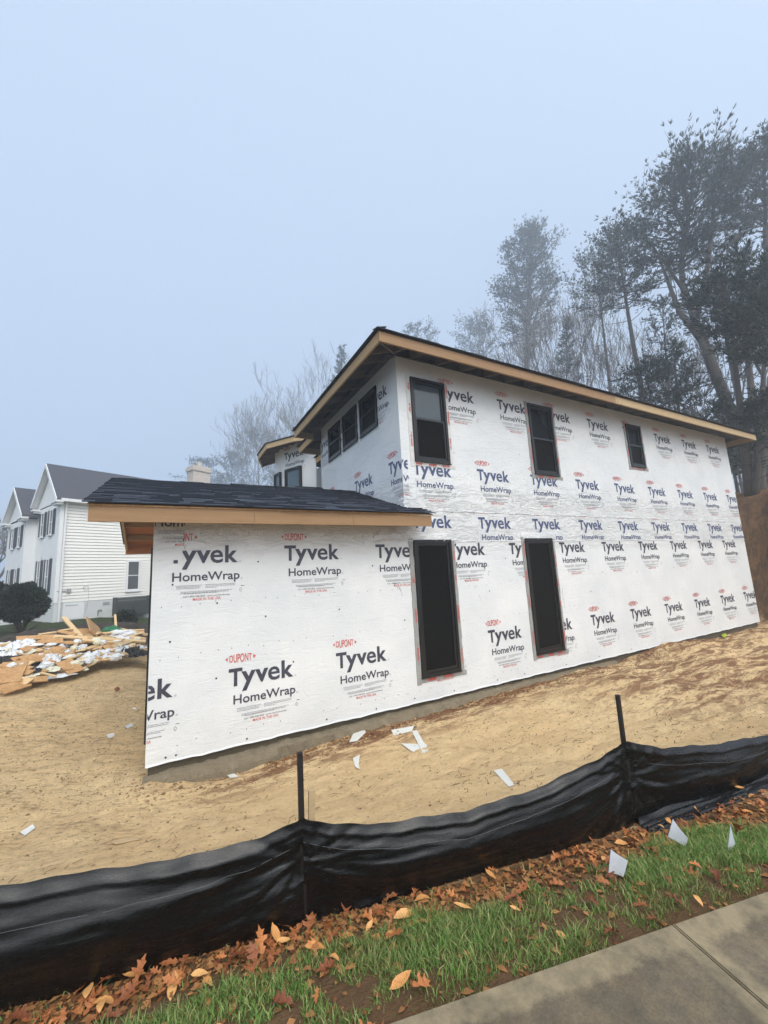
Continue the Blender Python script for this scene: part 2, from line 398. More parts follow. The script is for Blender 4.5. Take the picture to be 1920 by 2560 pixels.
def _lines():
    r = random.Random(1)
    for z, spans in ((-.505, ((.10, .41), (.45, .83))), (-.523, ((.105, .40), (.45, .82))), (-.541, ((.11, .38), (.45, .60))), (-.585, ((.16, .78),)), (-.601, ((.16, .74),)), (-.610, ((.20, .60),))):
        for a, b in spans:
            x = a
            while x < b:
                w = r.uniform(.012, .04); x2 = min(b, x + w); h = .0034
                LOGO.append(('G', np.array([[x, z - h], [x2, z - h], [x2, z + h], [x, z + h]]), np.array([[0, 1, 2], [0, 2, 3]]))); x = x2 + .005
    c = np.array([.893, -.598]); P = [np.array(q) for q in ((0, .032), (.018, .002), (.009, .002), (.009, -.02), (-.009, -.02), (-.009, .002), (-.018, .002))]
    for a, b in zip(P, P[1:] + P[:1]):
        d = b - a; n = np.array([-d[1], d[0]]) / np.linalg.norm(d) * .0022
        LOGO.append(('G', np.array([c + a - n, c + b - n, c + b + n, c + a + n]), np.array([[0, 1, 2], [0, 2, 3]])))
    LOGO.append(('K', np.array([[.895, -.545], [.94, -.545], [.94, -.539], [.895, -.539]]), np.array([[0, 1, 2], [0, 2, 3]])))
_lines()
def clip_poly(P, ax, lim, keep_ge):
    out = []
    for i in range(len(P)):
        a, b = P[i], P[(i + 1) % len(P)]
        ia, ib = (a[ax] >= lim) == keep_ge, (b[ax] >= lim) == keep_ge
        if ia: out.append(a)
        if ia != ib: t = (lim - a[ax]) / (b[ax] - a[ax]); out.append(a + (b - a) * t)
    return out
def put_logo(mb, tf, ox, oz, clip=(-1e9, 1e9, -1e9, 1e9), ink='navy', sc=1.0, holes=()):
    """tf maps wall coordinates (x, z) to a 3D point just proud of the sheet"""
    im = {'T': M[ink], 'R': M['red'], 'G': M['grey'], 'K': M['black_ink']}
    x0, x1, z0, z1 = clip
    for role, V, F in LOGO:
        U = V * sc + np.array([ox, oz]); lo, hi = U.min(0), U.max(0)
        if hi[0] < x0 or lo[0] > x1 or hi[1] < z0 or lo[1] > z1: continue
        mi = mb.mat(im[role])
        if any(hi[0] > h[0] and lo[0] < h[1] and hi[1] > h[2] and lo[1] < h[3] for h in holes):
            F = [f for f in F if not any(h[0] < U[list(f), 0].mean() < h[1] and h[2] < U[list(f), 1].mean() < h[3] for h in holes)]
        if lo[0] >= x0 and hi[0] <= x1 and lo[1] >= z0 and hi[1] <= z1:
            k = len(mb.v); mb.v += [tf(u[0], u[1]) for u in U]; mb.f += [tuple(int(k + i) for i in f) for f in F]; mb.mi += [mi] * len(F)
        else:
            for f in F:
                P = [U[i] for i in f]
                for ax, lim, ge in ((0, x0, True), (0, x1, False), (1, z0, True), (1, z1, False)):
                    if len(P) >= 3: P = clip_poly(P, ax, lim, ge)
                if len(P) >= 3:
                    k = len(mb.v); mb.v += [tf(p[0], p[1]) for p in P]; mb.f.append(tuple(range(k, k + len(P)))); mb.mi.append(mi)

# ------------------------------------------------------------------ the wrapped house
XL, XR, ZB = -.14, 16.56, -.374
X1 = 3.63           # left face of the two storey part
house = thing('wrapped_house', 'two storey house under construction covered in white printed house wrap', 'house', (XL, 0, ZB))
H0v = Vector((XL, 0, ZB))
def hb(mb, name, mat=None, parent=None, smooth=False):
    o = mb.build(name, mat, smooth=smooth); p = parent or house
    off = Vector((0, 0, 0)); q = p
    while q is not None: off += q.location; q = q.parent
    o.parent = p; o.location = -off
    return o
def rings(mb, x0, x1, z0, z1, holes, tf, m, step=.09, amp=None):
    """wall sheet as a grid with small real undulation; holes are left out"""
    xs = sorted(set([round(v, 4) for v in np.arange(x0, x1, step)] + [x1] + [h for H in holes for h in H[:2] if x0 < h < x1]))
    zs = sorted(set([round(v, 4) for v in np.arange(z0, z1, step)] + [z1] + [h for H in holes for h in H[2:] if z0 < h < z1]))
    k = len(mb.v); mi = mb.mat(m)
    for z in zs:
        for x in xs: mb.v.append(tf(x, z))
    n = len(xs)
    for j in range(len(zs) - 1):
        for i in range(n - 1):
            cx, cz = (xs[i] + xs[i + 1]) / 2, (zs[j] + zs[j + 1]) / 2
            if any(H[0] < cx < H[1] and H[2] < cz < H[3] for H in holes): continue
            mb.f.append((k + j * n + i, k + j * n + i + 1, k + (j + 1) * n + i + 1, k + (j + 1) * n + i)); mb.mi.append(mi)
def und(x, z):
    a = .0022 + .0075 * math.exp(-((z - 2.75) / .5) ** 2) + .004 * math.exp(-((z - 2.2) / .12) ** 2)
    return a * float(fbm(np.array(x), np.array(z * 1.7), .55, 3, 31))
def tfF(x, z): return (x, und(x, z), z)
def tfFp(x, z): return (x, und(x, z) - .0045, z)
WIN = [(3.76, 4.57, .0, 2.275), (6.47, 7.29, .0, 2.295), (3.91, 4.70, 3.71, 5.335), (7.01, 7.79, 3.705, 5.335), (10.73, 11.40, 4.20, 5.375)]
SW = [(.78, 1.58), (1.73, 2.53), (2.68, 3.48)]; SWZ = (4.64, 5.47)
def build_wall():
    mb = MB(); w = M['wrap']
    rings(mb, XL, XR, ZB, 2.60, WIN, tfF, w); rings(mb, X1, XR, 2.60, 5.72, WIN, tfF, w)
    tfS = lambda u, z: (X1 + und(u + 40, z) * .8, u, z)           # u = y
    tfSp = lambda u, z: (X1 + und(-u + 40, z) * .8 - .0045, -u, z)    # printed: x runs towards -y
    tfS2 = lambda u, z: (X1 + und(u + 40, z) * .8, u, z)
    rings(mb, 0, 4.05, 2.3, 5.76, [(a, b, *SWZ) for a, b in SW], tfS, w)
    # remaining faces of the shell
    mb.box(XL, XL + .02, .012, 4.0, ZB, 2.62, w); mb.box(X1, XR - .02, 4.03, 4.05, 2, 5.76, w); mb.box(XR - .02, XR, .012, 4.0, ZB, 5.7, w)
    mb.box(XL + .02, 4.2, 3.98, 4.0, ZB, 2.62, w)
    mb.box(4.05, 4.07, 4.05, 5.3, 2, 5.76, w); mb.box(4.9, 4.92, 5.3, 9.6, 2, 5.76, w); mb.box(4.07, 16, 5.28, 5.3, 2, 5.76, w)
    mb.box(4.92, 16, 9.58, 9.6, 2, 5.76, w)
    # upper sheet lap on the seam and the torn corner patch
    # rows of print
    HL = [(a + .01, b - .01, c + .01, d - .01) for a, b, c, d in WIN]; SHL = [(-b + .01, -a - .01, SWZ[0] + .01, SWZ[1] - .01) for a, b in SW]
    big = 1e9
    for n in range(-1, 12): put_logo(mb, tfFp, .771 + 1.5 * n, .588, (XL + .005, XR - .01, ZB, big), holes=HL)
    put_logo(mb, tfFp, .0225, 2.204, (.195, big, 1.9, 2.47), holes=HL); put_logo(mb, tfFp, .0225, 2.204, (XL, big, ZB, 1.9), holes=HL)
    for n in range(1, 12): put_logo(mb, tfFp, .0225 + 1.5 * n, 2.204, (XL, XR - .01, ZB, 2.47 if n < 3 else 2.245), holes=HL)
    put_logo(mb, tfFp, -.20, 2.915, (XL + .01, .215, 2.19, 2.55), holes=HL)
    for n in range(-1, 9): put_logo(mb, tfFp, 5.28 + 1.5 * n, 2.711, (X1 + .02, XR - .01, 2.255, 2.80), 'blue', holes=HL)
    for n in range(-1, 9): put_logo(mb, tfFp, 5.361 + 1.5 * n, 3.678, (X1 + .16, XR - .01, 2.85, big), 'blue', holes=HL)
    for n in range(-1, 8): put_logo(mb, tfFp, 6.095 + 1.5 * n, 5.277, (X1 + .3, XR - .01, 2.6, 5.6), holes=HL)
    for n in range(-2, 1): put_logo(mb, tfSp, -.47 + 1.53 * n, 3.76, (-3.95, -.01, 2.3, big), 'blue', holes=SHL)
    for n in range(-2, 1): put_logo(mb, tfSp, -1.22 + 1.5 * n, 5.33, (-4.04, -.01, 2.3, big), holes=SHL)
    put_logo(mb, tfFp, X1 - .47, 3.76, (X1 + .005, X1 + .12, 2.3, big), 'blue', holes=HL)
    # staples along the sheets (tiny marks) and cap nails
    r = random.Random(5); bk = M['black_ink']
    def mark(x, z, w_, h, m=bk, tf=tfFp): mb.poly([tf(x - w_, z - h), tf(x + w_, z - h), tf(x + w_, z + h), tf(x - w_, z + h)], m)
    def dot(x, z, rr, m=bk, tf=tfFp): mb.poly([tf(x + rr * math.cos(a), z + rr * math.sin(a)) for a in np.linspace(0, 2 * PI, 9)[:-1]], m)
    for x in np.arange(4.0, 16.4, .11):
        if r.random() < .75: mark(x, 2.80 + r.uniform(-.02, .02), r.uniform(.008, .022), .0035)
        if r.random() < .6: mark(x, 2.245 + r.uniform(-.015, .015), r.uniform(.006, .016), .003)
    for x in np.arange(.0, 16.3, .205):
        for z in (-.19, .83, 1.45):
            if r.random() < .8: mark(x + r.uniform(-.03, .03), z + .02 * math.sin(x) + r.uniform(-.02, .02), .004, .007)
        if x < 3.5: mark(x, 2.38, .006, .004)
    for x in np.arange(4, 16.3, .7):
        for z in (4.05, 3.1, 4.9):
            if r.random() < .7: dot(x + r.uniform(-.2, .2), z + r.uniform(-.15, .15), .009)
    for x, z in ((.09, 1.72), (.62, 1.45), (1.15, 1.98), (1.25, 1.22), (2.35, 1.22), (.08, 1.02), (2.95, 1.86), (3.35, 1.55), (.62, .50), (1.63, .56), (3.5, .95), (.07, -.31), (.18, -.31), (1.0, -.31), (2.1, -.3), (2.9, -.31), (3.6, -.29), (4.4, -.31), (5.4, -.3), (6.1, -.3), (7.3, -.31), (8.4, -.3), (9.6, -.3), (10.9, -.31), (5.4, 1.3), (8.9, 1.5), (10.3, 1.45), (12, 1.5), (5.9, 1.9), (8.4, 1.1), (12.3, .9)):
        dot(x, z, .0125, M['navy'])
    for x, z, a, L in ((3.42, 1.5, 1.9, .13), (3.46, 1.42, 1.85, .16), (3.40, 1.47, 2.0, .06), (4.95, 1.55, 2.0, .1), (5.05, 1.4, 2.0, .07), (5.15, 1.2, 2.2, .1), (7.45, 1.1, 1.5, .25), (7.46, .9, 1.5, .2), (-.06, 2.03, .3, .04), (.1, 2.02, .5, .05), (.2, 2.05, .2, .04), (.22, 2.2, 1.4, .05), (.2, 2.3, 1.2, .04), (.24, 2.1, 1.3, .06)):
        c, s_ = math.cos(a) * L / 2, math.sin(a) * L / 2
        mb.poly([tfFp(x - c - .002, z - s_), tfFp(x - c + .002, z - s_), tfFp(x + c + .002, z + s_), tfFp(x + c - .002, z + s_)], bk)
    mark(.118, 2.01, .025, .022, M['navy'])
    o = hb(mb, 'wall'); return o
wall = build_wall()
# lapped edge of the sheets: thin real strips
def strips():
    mb = MB(); w = M['wrap']
    def lap(x0, x1, z, tf):
        xs = np.arange(x0, x1, .12)
        for a, b in zip(xs, xs[1:]):
            za = z + .006 * math.sin(a * 9) + .004 * math.sin(a * 23); zb = z + .006 * math.sin(b * 9) + .004 * math.sin(b * 23)
            p = [Vector(tf(a, za)), Vector(tf(b, zb)), Vector(tf(b, zb + .02)), Vector(tf(a, za + .02))]
            mb.hexa([p[0] + Vector((0, -.009, 0)), p[1] + Vector((0, -.009, 0)), p[1], p[0], p[3] + Vector((0, -.002, 0)), p[2] + Vector((0, -.002, 0)), p[2], p[3]], w)
    for a in ((3.66, XR - .05, 2.238), (3.66, XR - .05, 2.80), (XL + .01, XR - .05, -.372)): mb = MB(); lap(*a, tfF); hb(mb, 'wrap_lap')
    # loose crumpled wrap above the ground floor windows and where the low roof meets the wall
    r = random.Random(9)
    for (xa, xb, za, zb, n) in ((3.62, 4.75, 2.26, 2.42, 1), (6.38, 7.42, 2.28, 2.42, 1), (3.0, 3.72, 2.28, 2.5, 2)):
        mb = MB(); nx, nz = 34, 7; k = 0
        for j in range(nz):
            for i in range(nx):
                x = xa + (xb - xa) * i / (nx - 1); z = za + (zb - za) * j / (nz - 1)
                e = math.sin(PI * i / (nx - 1)) ** .4 * (1 - j / (nz - 1)) ** .6
                dz = .02 * noise.noise((x * 9, z * 9, 3)); d = .006 + e * (.012 + .030 * abs(noise.noise((x * 11, z * 7, n))) + .018 * noise.noise((x * 31, z * 22, 1)))
                mb.v.append((x, und(x, z) - max(.0015, d), z + dz * e))
        for j in range(nz - 1):
            for i in range(nx - 1): mb.f.append((j * nx + i, j * nx + i + 1, (j + 1) * nx + i + 1, (j + 1) * nx + i)); mb.mi.append(mb.mat(w))
        hb(mb, 'wrap_fold', smooth=True)
strips()

def window(x0, x1, z0, z1, kind, tf=None, plane='front', parent=None, tape='grey', face=1):
    """frame, glass and tape, built in wall coordinates: u along the wall, d outwards"""
    if plane == 'front': P = lambda u, d, z: (u, -d, z)
    elif plane == 'side': P = lambda u, d, z: (X1 - d, u, z)
    else: P = plane
    def bx(mb, a, b, d0, d1, c, e, m=None):
        q = [P(a, d0, c), P(b, d0, c), P(b, d1, c), P(a, d1, c), P(a, d0, e), P(b, d0, e), P(b, d1, e), P(a, d1, e)]
        mb.hexa(q, m)
    f = MB(); t = .05
    bx(f, x0, x0 + t, -.05, .035, z0, z1); bx(f, x1 - t, x1, -.05, .035, z0, z1)
    bx(f, x0 + t, x1 - t, -.05, .035, z0, z0 + t); bx(f, x0 + t, x1 - t, -.05, .035, z1 - t, z1)
    # outer drip lip
    bx(f, x0 - .012, x1 + .012, -.01, .05, z0 - .014, z0 - .001)
    fr = hb(f, 'window', M['black'], parent)
    if kind == 'double':
        mz = z0 + (z1 - z0) * .505
        s = MB()
        i = .042
        for (a, b, dd) in ((z0 + t, mz + .02, .0), (mz - .02, z1 - t, -.022)):
            d1 = .018 + dd
            bx(s, x0 + t, x0 + t + i, -.04 + dd, d1, a, b); bx(s, x1 - t - i, x1 - t, -.04 + dd, d1, a, b)
            bx(s, x0 + t + i, x1 - t - i, -.04 + dd, d1, a, a + i); bx(s, x0 + t + i, x1 - t - i, -.04 + dd, d1, b - i, b)
        hb(s, 'sash', M['black'], fr)
        g = MB(); bx(g, x0 + t + i, x1 - t - i, -.046, -.030, mz + .02, z1 - t - i); hb(g, 'glass', M['glass_sky' if face else 'glass'], fr)
        g = MB(); bx(g, x0 + t + i, x1 - t - i, -.03, -.010, z0 + t + i, mz - .02); hb(g, 'insect_screen', M['glass_screen'], fr)
    else:
        s = MB(); i = .05
        bx(s, x0 + t, x0 + t + i, -.05, .012, z0 + t, z1 - t); bx(s, x1 - t - i, x1 - t, -.05, .012, z0 + t, z1 - t)
        bx(s, x0 + t + i, x1 - t - i, -.05, .012, z0 + t, z0 + t + i); bx(s, x0 + t + i, x1 - t - i, -.05, .012, z1 - t - i, z1 - t)
        hb(s, 'sash', M['black'], fr)
        g = MB(); bx(g, x0 + t + i, x1 - t - i, -.03, -.012, z0 + t + i, z1 - t - i); hb(g, 'glass', M['glass_screen' if kind == 'fixed' else kind], fr)
    if tape:
        m = M['tape'] if tape == 'grey' else M['tape_white']; r = random.Random(int(x0 * 100)); wv = .095
        def strip(tp, a, b, c, e, horiz, d):
            n = 16
            for k in range(n):
                p, q = k / n, (k + 1) / n; j0, j1 = r.uniform(-.004, .004), r.uniform(-.004, .004)
                dd = d + .004 * math.sin(k * 1.7)
                if horiz: u0, u1 = a + (b - a) * p, a + (b - a) * q; bx(tp, u0, u1, .001, dd, c + j0, e + j1, m)
                else: u0, u1 = c + (e - c) * p, c + (e - c) * q; bx(tp, a + j0, b + j1, .001, dd, u0, u1, m)
        lw = wv if plane == 'front' else .03
        for (ua, ub, za, d, pa, pb) in ((x0 - lw * .95, x0 - .013, z0 - .105, .012, x0 - lw * .7, x0 - .025), (x1 + .013, x1 + lw * .85, z0 - .06, .011, x1 + .03, x1 + lw * .7)):
            tp = MB(); strip(tp, ua, ub, za, z1 + .03, False, d)
            if plane == 'front':
                z = z0 + r.uniform(.1, .3)
                while z < z1 - .2:
                    Lr = r.uniform(.10, .3); zz = z
                    while zz < z + Lr:
                        hh = r.uniform(.008, .02); w2 = r.uniform(.3, 1); tu = pa + (pb - pa) * (1 - w2) * r.random()
                        tp.poly([P(tu, .0185, zz), P(tu + (pb - pa) * w2, .0185, zz), P(tu + (pb - pa) * w2, .0185, zz + hh), P(tu, .0185, zz + hh)], M['red']); zz += hh + .005
                    z += Lr + r.uniform(.25, .5)
            hb(tp, 'flashing_tape', None, fr)
        if plane == 'front':
            tp = MB(); strip(tp, x0 - .012, x1 + .13, z0 - .085, z0 - .016, True, .0095); u = x0 + .02
            while u < x1 - .05:
                ww = r.uniform(.01, .03)
                if (u * 3.1) % 1 < .55: tp.poly([P(u, .0145, z0 - .07), P(u + ww, .0145, z0 - .07), P(u + ww, .0145, z0 - .03), P(u, .0145, z0 - .03)], M['red'])
                u += ww + .006
            hb(tp, 'flashing_tape', None, fr)
    return fr
window(*WIN[0], 'fixed'); window(*WIN[1], 'fixed')
window(*WIN[2], 'double', tape='white'); window(*WIN[3], 'double', face=0); window(*WIN[4], 'double', face=0)
for a, b in SW: window(a, b, *SWZ, 'double', plane='side', tape='white', face=0)
# dark room behind glass so that nothing shows through
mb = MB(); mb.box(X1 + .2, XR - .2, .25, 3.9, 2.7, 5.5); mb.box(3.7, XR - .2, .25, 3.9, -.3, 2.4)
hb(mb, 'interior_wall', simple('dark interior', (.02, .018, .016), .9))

# foundation: recessed stem wall and rougher footing lip
def foundation():
    mb = MB(); c = M['concrete']
    n = 150; xs = np.linspace(XL + .03, XR - .03, n)
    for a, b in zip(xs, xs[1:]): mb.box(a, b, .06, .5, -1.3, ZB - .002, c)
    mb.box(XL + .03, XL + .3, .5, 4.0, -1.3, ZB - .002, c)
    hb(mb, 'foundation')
    mb = MB(); nx, nz = 260, 5
    xs = np.linspace(XL - .02, 9.0, nx)
    prof = [(.065, .0), (.02, -.02), (-.06, -.05), (-.10, -.12), (-.13, -.35)]
    for x in xs:
        w_ = .6 + .4 * noise.noise((x * .8, 0, 0)); top = -.465 - .02 * x if x < 2 else -.505 + .0 * x
        top = -.475 + .010 * x + .02 * noise.noise((x * 3, 5, 0))
        if x > 5: top -= .02 * (x - 5)
        for (yy, dz) in prof: mb.v.append((x, yy * (1 if yy > 0 else w_) + .024 * noise.noise((x * 9, dz * 30, 1)) + .012 * noise.noise((x * 31, dz * 60, 2)), top + dz + .018 * noise.noise((x * 12, dz * 40, 4))))
    for i in range(nx - 1):
        for j in range(4): mb.f.append((i * 5 + j, (i + 1) * 5 + j, (i + 1) * 5 + j + 1, i * 5 + j + 1)); mb.mi.append(mb.mat(M['lip']))
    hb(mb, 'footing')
foundation()

# ------------------------------------------------------------------ roofs
def shingle_slope(mb, o, u, v, L, S, expo=.14, seed=1, m=None, mcap=None, wob=.006):
    """o: eave start, u: unit along the eave, v: unit up the slope, L x S metres"""
    r = random.Random(seed); n = u.cross(v).normalized()
    if n.z < 0: n = -n
    k = int(S / expo) + 1
    for c in range(k):
        s0 = c * expo; s1 = min(S, s0 + expo * 1.15); x = -r.random() * .3
        while x < L:
            w = r.choice((.13, .2, .28, .36)) * r.uniform(.8, 1.2); a, b = max(0, x), min(L, x + w); x += w
            if b - a < .01: continue
            th = .008 + .008 * (r.random() < .5) + r.uniform(0, .004); dz = r.uniform(-wob, wob) if c else r.uniform(-.004, .004) + .01 * math.sin(a * 1.7)
            p0 = o + u * a + v * (s0 + dz); p1 = o + u * b + v * (s0 + dz); p2 = o + u * b + v * s1; p3 = o + u * a + v * s1
            base = n * .004
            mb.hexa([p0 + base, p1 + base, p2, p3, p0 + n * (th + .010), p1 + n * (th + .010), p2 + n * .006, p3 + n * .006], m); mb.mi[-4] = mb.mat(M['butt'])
def low_roof():
    x0, x1, y0, z0, yr = -.82, 3.92, -.50, 2.655, 2.05
    slope = .345; th = math.atan(slope); v = Vector((0, math.cos(th), math.sin(th))); S = (yr - y0) / math.cos(th)
    zr = z0 + slope * (yr - y0)
    rf = MB()
    # deck slabs
    def slab(a, b, c, d, t, m):   # quad top a b c d, thickness down
        rf.hexa([Vector(q) - Vector((0, 0, t)) for q in (a, b, c, d)] + [Vector(q) for q in (a, b, c, d)], m)
    slab((x0 + .04, y0 + .03, z0 + .0), (X1 - .01, y0 + .03, z0), (X1 - .01, yr, zr), (x0 + .04, yr, zr), .02, M['osb'])
    slab((X1 - .01, y0 + .03, z0), (x1 - .04, y0 + .03, z0), (x1 - .04, -.02, z0 + slope * .45), (X1 - .01, -.02, z0 + slope * .45), .02, M['osb'])
    slab((x0 + .04, yr, zr), (X1 - .01, yr, zr), (X1 - .01, 4.58, z0), (x0 + .04, 4.58, z0), .02, M['rafter_red'])
    roof = hb(rf, 'roof')
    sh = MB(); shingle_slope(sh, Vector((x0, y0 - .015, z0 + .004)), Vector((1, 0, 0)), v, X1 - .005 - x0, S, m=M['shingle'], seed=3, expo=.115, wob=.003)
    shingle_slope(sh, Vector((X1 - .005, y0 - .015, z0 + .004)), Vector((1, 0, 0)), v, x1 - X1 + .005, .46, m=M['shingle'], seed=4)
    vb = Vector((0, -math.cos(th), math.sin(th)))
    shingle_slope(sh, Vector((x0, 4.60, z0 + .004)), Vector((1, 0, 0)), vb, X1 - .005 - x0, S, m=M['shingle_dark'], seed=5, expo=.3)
    x = 1.05
    while x < X1 - .02:            # ridge caps start part way along
        e = min(X1 - .005, x + .22)
        for sg in (1, -1):
            sh.hexa([(x, yr - sg * .005, zr + .028), (e, yr - sg * .005, zr + .028), (e, yr - sg * .15, zr - .018), (x, yr - sg * .15, zr - .018),
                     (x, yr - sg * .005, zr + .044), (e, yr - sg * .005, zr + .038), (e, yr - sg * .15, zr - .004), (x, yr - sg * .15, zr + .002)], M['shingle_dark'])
        x += .2
    hb(sh, 'shingles', parent=roof)
    f = MB(); fm = M['fir']
    xs = [-.765, 1.02, 2.44, 3.86]
    for a, b in zip(xs, xs[1:]): f.box(a, b - .003, y0 + .04, y0 + .078, 2.457, 2.632, fm)
    hb(f, 'fascia', parent=roof)
    f = MB(); f.box(-.765, X1, 4.50, 4.54, 2.44, 2.63, M['rafter_red']); hb(f, 'fascia', parent=roof)
    for sg in (1, -1):             # rake boards
        f = MB(); ya, yb = (y0 + .08, yr) if sg > 0 else (4.5, yr)
        za = z0 + slope * abs(ya - (y0 if sg > 0 else 4.6)) - .025; zb = zr - .025
        f.hexa([(-.765, ya, za - .15), (-.725, ya, za - .15), (-.725, yb, zb - .15), (-.765, yb, zb - .15), (-.765, ya, za), (-.725, ya, za), (-.725, yb, zb), (-.765, yb, zb)] if sg > 0 else
               [(-.725, ya, za - .15), (-.765, ya, za - .15), (-.765, yb, zb - .15), (-.725, yb, zb - .15), (-.725, ya, za), (-.765, ya, za), (-.765, yb, zb), (-.725, yb, zb)], M['fir_y'])
        hb(f, 'rake_board', parent=roof)
    # lookouts of the rake overhang (rear slope shows from below)
    for y in (2.25, 2.85, 3.45, 4.05, .1, .7, 1.3):
        z = (z0 + slope * (4.6 - y) if y > yr else z0 + slope * (y - y0)) - .024
        f = MB(); f.box(-.724, XL + .0, y - .019, y + .019, z - .13, z - .008, M['fir']); hb(f, 'rafter', parent=roof)
    # metal/white curl at the step
    f = MB(); f.tube([(3.48, -.08, 2.93), (3.52, -.12, 2.97), (3.55, -.14, 2.95), (3.54, -.15, 2.90), (3.50, -.16, 2.88)], .012, 5, M['tape_white']); hb(f, 'flashing', parent=roof)
    # gable wall triangle on the left end
    g = MB(); g.hexa([(XL, .0, 2.6), (XL + .02, .0, 2.6), (XL + .02, 4.0, 2.6), (XL, 4.0, 2.6), (XL, .05, 2.79), (XL + .02, .05, 2.79), (XL + .02, 4.0, 2.82), (XL, 4.0, 2.82)], M['wrap'])
    g.poly([(XL, .05, 2.79), (XL, 4.0, 2.82), (XL, yr, zr - .04)], M['wrap']); hb(g, 'gable')
low_roof()
def black_strip():   # dark edge strip of the left return wall
    mb = MB(); mb.box(XL - .022, XL - .001, .02, .10, ZB + .25, 2.2, M['black']); mb.box(XL - .03, XL - .001, 1.2, 2.6, -.1, 2.1, M['black']); hb(mb, 'sheathing_edge')
black_strip()

def up_roof():
    sl = .335; ze = 5.69
    rects = [(2.95, 17.22, -.62, 4.35), (3.45, 16.9, .0, 5.62), (4.28, 16.5, 1.0, 7.5)]
    rb = MB(); sh = MB()
    def hip(x0, x1, y0, y1, seed):
        h = (y1 - y0) / 2; zr = ze + sl * h; yc = (y0 + y1) / 2
        A, B, C_, D_ = Vector((x0, y0, ze)), Vector((x1, y0, ze)), Vector((x1, y1, ze)), Vector((x0, y1, ze)); E, F_ = Vector((x0 + h, yc, zr)), Vector((x1 - h, yc, zr))
        t = Vector((0, 0, -.022))
        for P in ((A, B, F_, E), (B, C_, F_), (C_, D_, E, F_), (D_, A, E)):
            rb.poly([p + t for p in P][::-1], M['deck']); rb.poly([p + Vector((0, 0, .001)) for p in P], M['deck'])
            k = len(P)
        th = math.atan(sl); c, s = math.cos(th), math.sin(th)
        r = random.Random(seed)
        for (o, u, v, L) in ((A, Vector((1, 0, 0)), Vector((0, c, s)), x1 - x0), (D_, Vector((0, -1, 0)), Vector((c, 0, s)), y1 - y0), (C_, Vector((-1, 0, 0)), Vector((0, -c, s)), x1 - x0), (B, Vector((0, 1, 0)), Vector((-c, 0, s)), y1 - y0)):
            S = h / c; n = u.cross(v); n = n if n.z > 0 else -n; ex = .16
            for k in range(int(S / ex)):
                s0 = -.035 + k * ex; s1 = s0 + ex * 1.2; a = max(0, s0 * c); b = L - a
                if k == 0: a, b = -.03, L + .03
                x = a
                while x < b:
                    e = min(b, x + r.uniform(.25, .5)); tt = r.uniform(.012, .022)
                    p = [o + u * x + v * s0, o + u * e + v * s0, o + u * e + v * s1, o + u * x + v * s1]
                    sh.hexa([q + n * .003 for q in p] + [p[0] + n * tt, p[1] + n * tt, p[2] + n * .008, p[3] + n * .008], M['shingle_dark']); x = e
    for i, q in enumerate(rects): hip(*q, 10 + i)
    roof = hb(rb, 'roof'); hb(sh, 'shingles', parent=roof)
    x0, x1, y0, y1 = rects[0]
    xs = [2.97, 6.2, 9.4, 12.6, 15.0, 17.2]
    for i, (a, b) in enumerate(zip(xs, xs[1:])):
        f = MB(); f.box(a + (.0 if i else -.0), b - .004, y0 + .02, y0 + .06, 5.485, 5.664); hb(f, 'fascia', M['fir'] if i < 2 else M['pine'], roof)
    f = MB(); f.box(x0 + .02, x0 + .058, y0 + .062, y1 - .06, 5.487, 5.664); hb(f, 'fascia', M['fir_y'], roof)
    f = MB(); f.box(x0 + .02, 3.5, y1 - .058, y1 - .02, 5.487, 5.664); hb(f, 'fascia', M['pine'], roof)
    f = MB(); f.box(3.47, 3.508, 4.36, 5.56, 5.487, 5.664); hb(f, 'fascia', M['fir_y'], roof)
    f = MB(); f.box(3.47, 4.34, 5.562, 5.60, 5.487, 5.664); hb(f, 'fascia', M['pine'], roof)
    f = MB(); f.box(4.30, 4.338, 5.66, 7.44, 5.487, 5.664); hb(f, 'fascia', M['fir_y'], roof)
    f = MB(); f.box(17.16, 17.198, y0 + .062, 4.3, 5.487, 5.664); hb(f, 'fascia', M['fir_y'], roof)
    def raf(a, b, m='rafter'):   # a at fascia, b at wall: plan points, height follows the deck
        f = MB(); (xa, ya), (xb, yb) = a, b; L = min(abs(xa - x0), abs(ya - y0))
        za = ze - .03; d = math.hypot(xb - xa, yb - ya); r = Vector((yb - ya, xa - xb, 0)).normalized() * .019
        rise = sl * d if abs(xb - xa) < 1e-6 or abs(yb - ya) < 1e-6 else sl * d / math.sqrt(2)
        A = Vector((xa, ya, za)); B = Vector((xb, yb, za + rise)); hh = Vector((0, 0, .14))
        f.hexa([A - r - hh, A + r - hh, B + r - hh, B - r - hh, A - r, A + r, B + r, B - r]); hb(f, 'rafter', M[m], roof)
    x = 3.95
    while x < 16.5: raf((x, y0 + .062), (x, -.001)); x += .61
    for y in (.25, .86, 1.47, 2.08, 2.69, 3.30, 3.9): raf((x0 + .06, y), (X1 - .001, y))
    raf((x0 + .06, y0 + .1), (X1 - .02, -.02)); 
    for y in (4.5, 5.1): raf((3.51, y), (4.04, y))
    for y in (5.8, 6.4, 7.0): raf((4.34, y), (4.89, y))
    raf((3.55, y0 + .062), (3.55, -.06)); raf((x0 + .06, -.1), (X1 - .2, -.1)); raf((17.15, y0 + .1), (XR + .02, -.02))
    # blocking between rafters above the wall
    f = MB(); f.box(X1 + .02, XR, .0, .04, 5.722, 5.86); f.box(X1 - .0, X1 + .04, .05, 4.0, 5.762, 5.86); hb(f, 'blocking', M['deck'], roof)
up_roof()

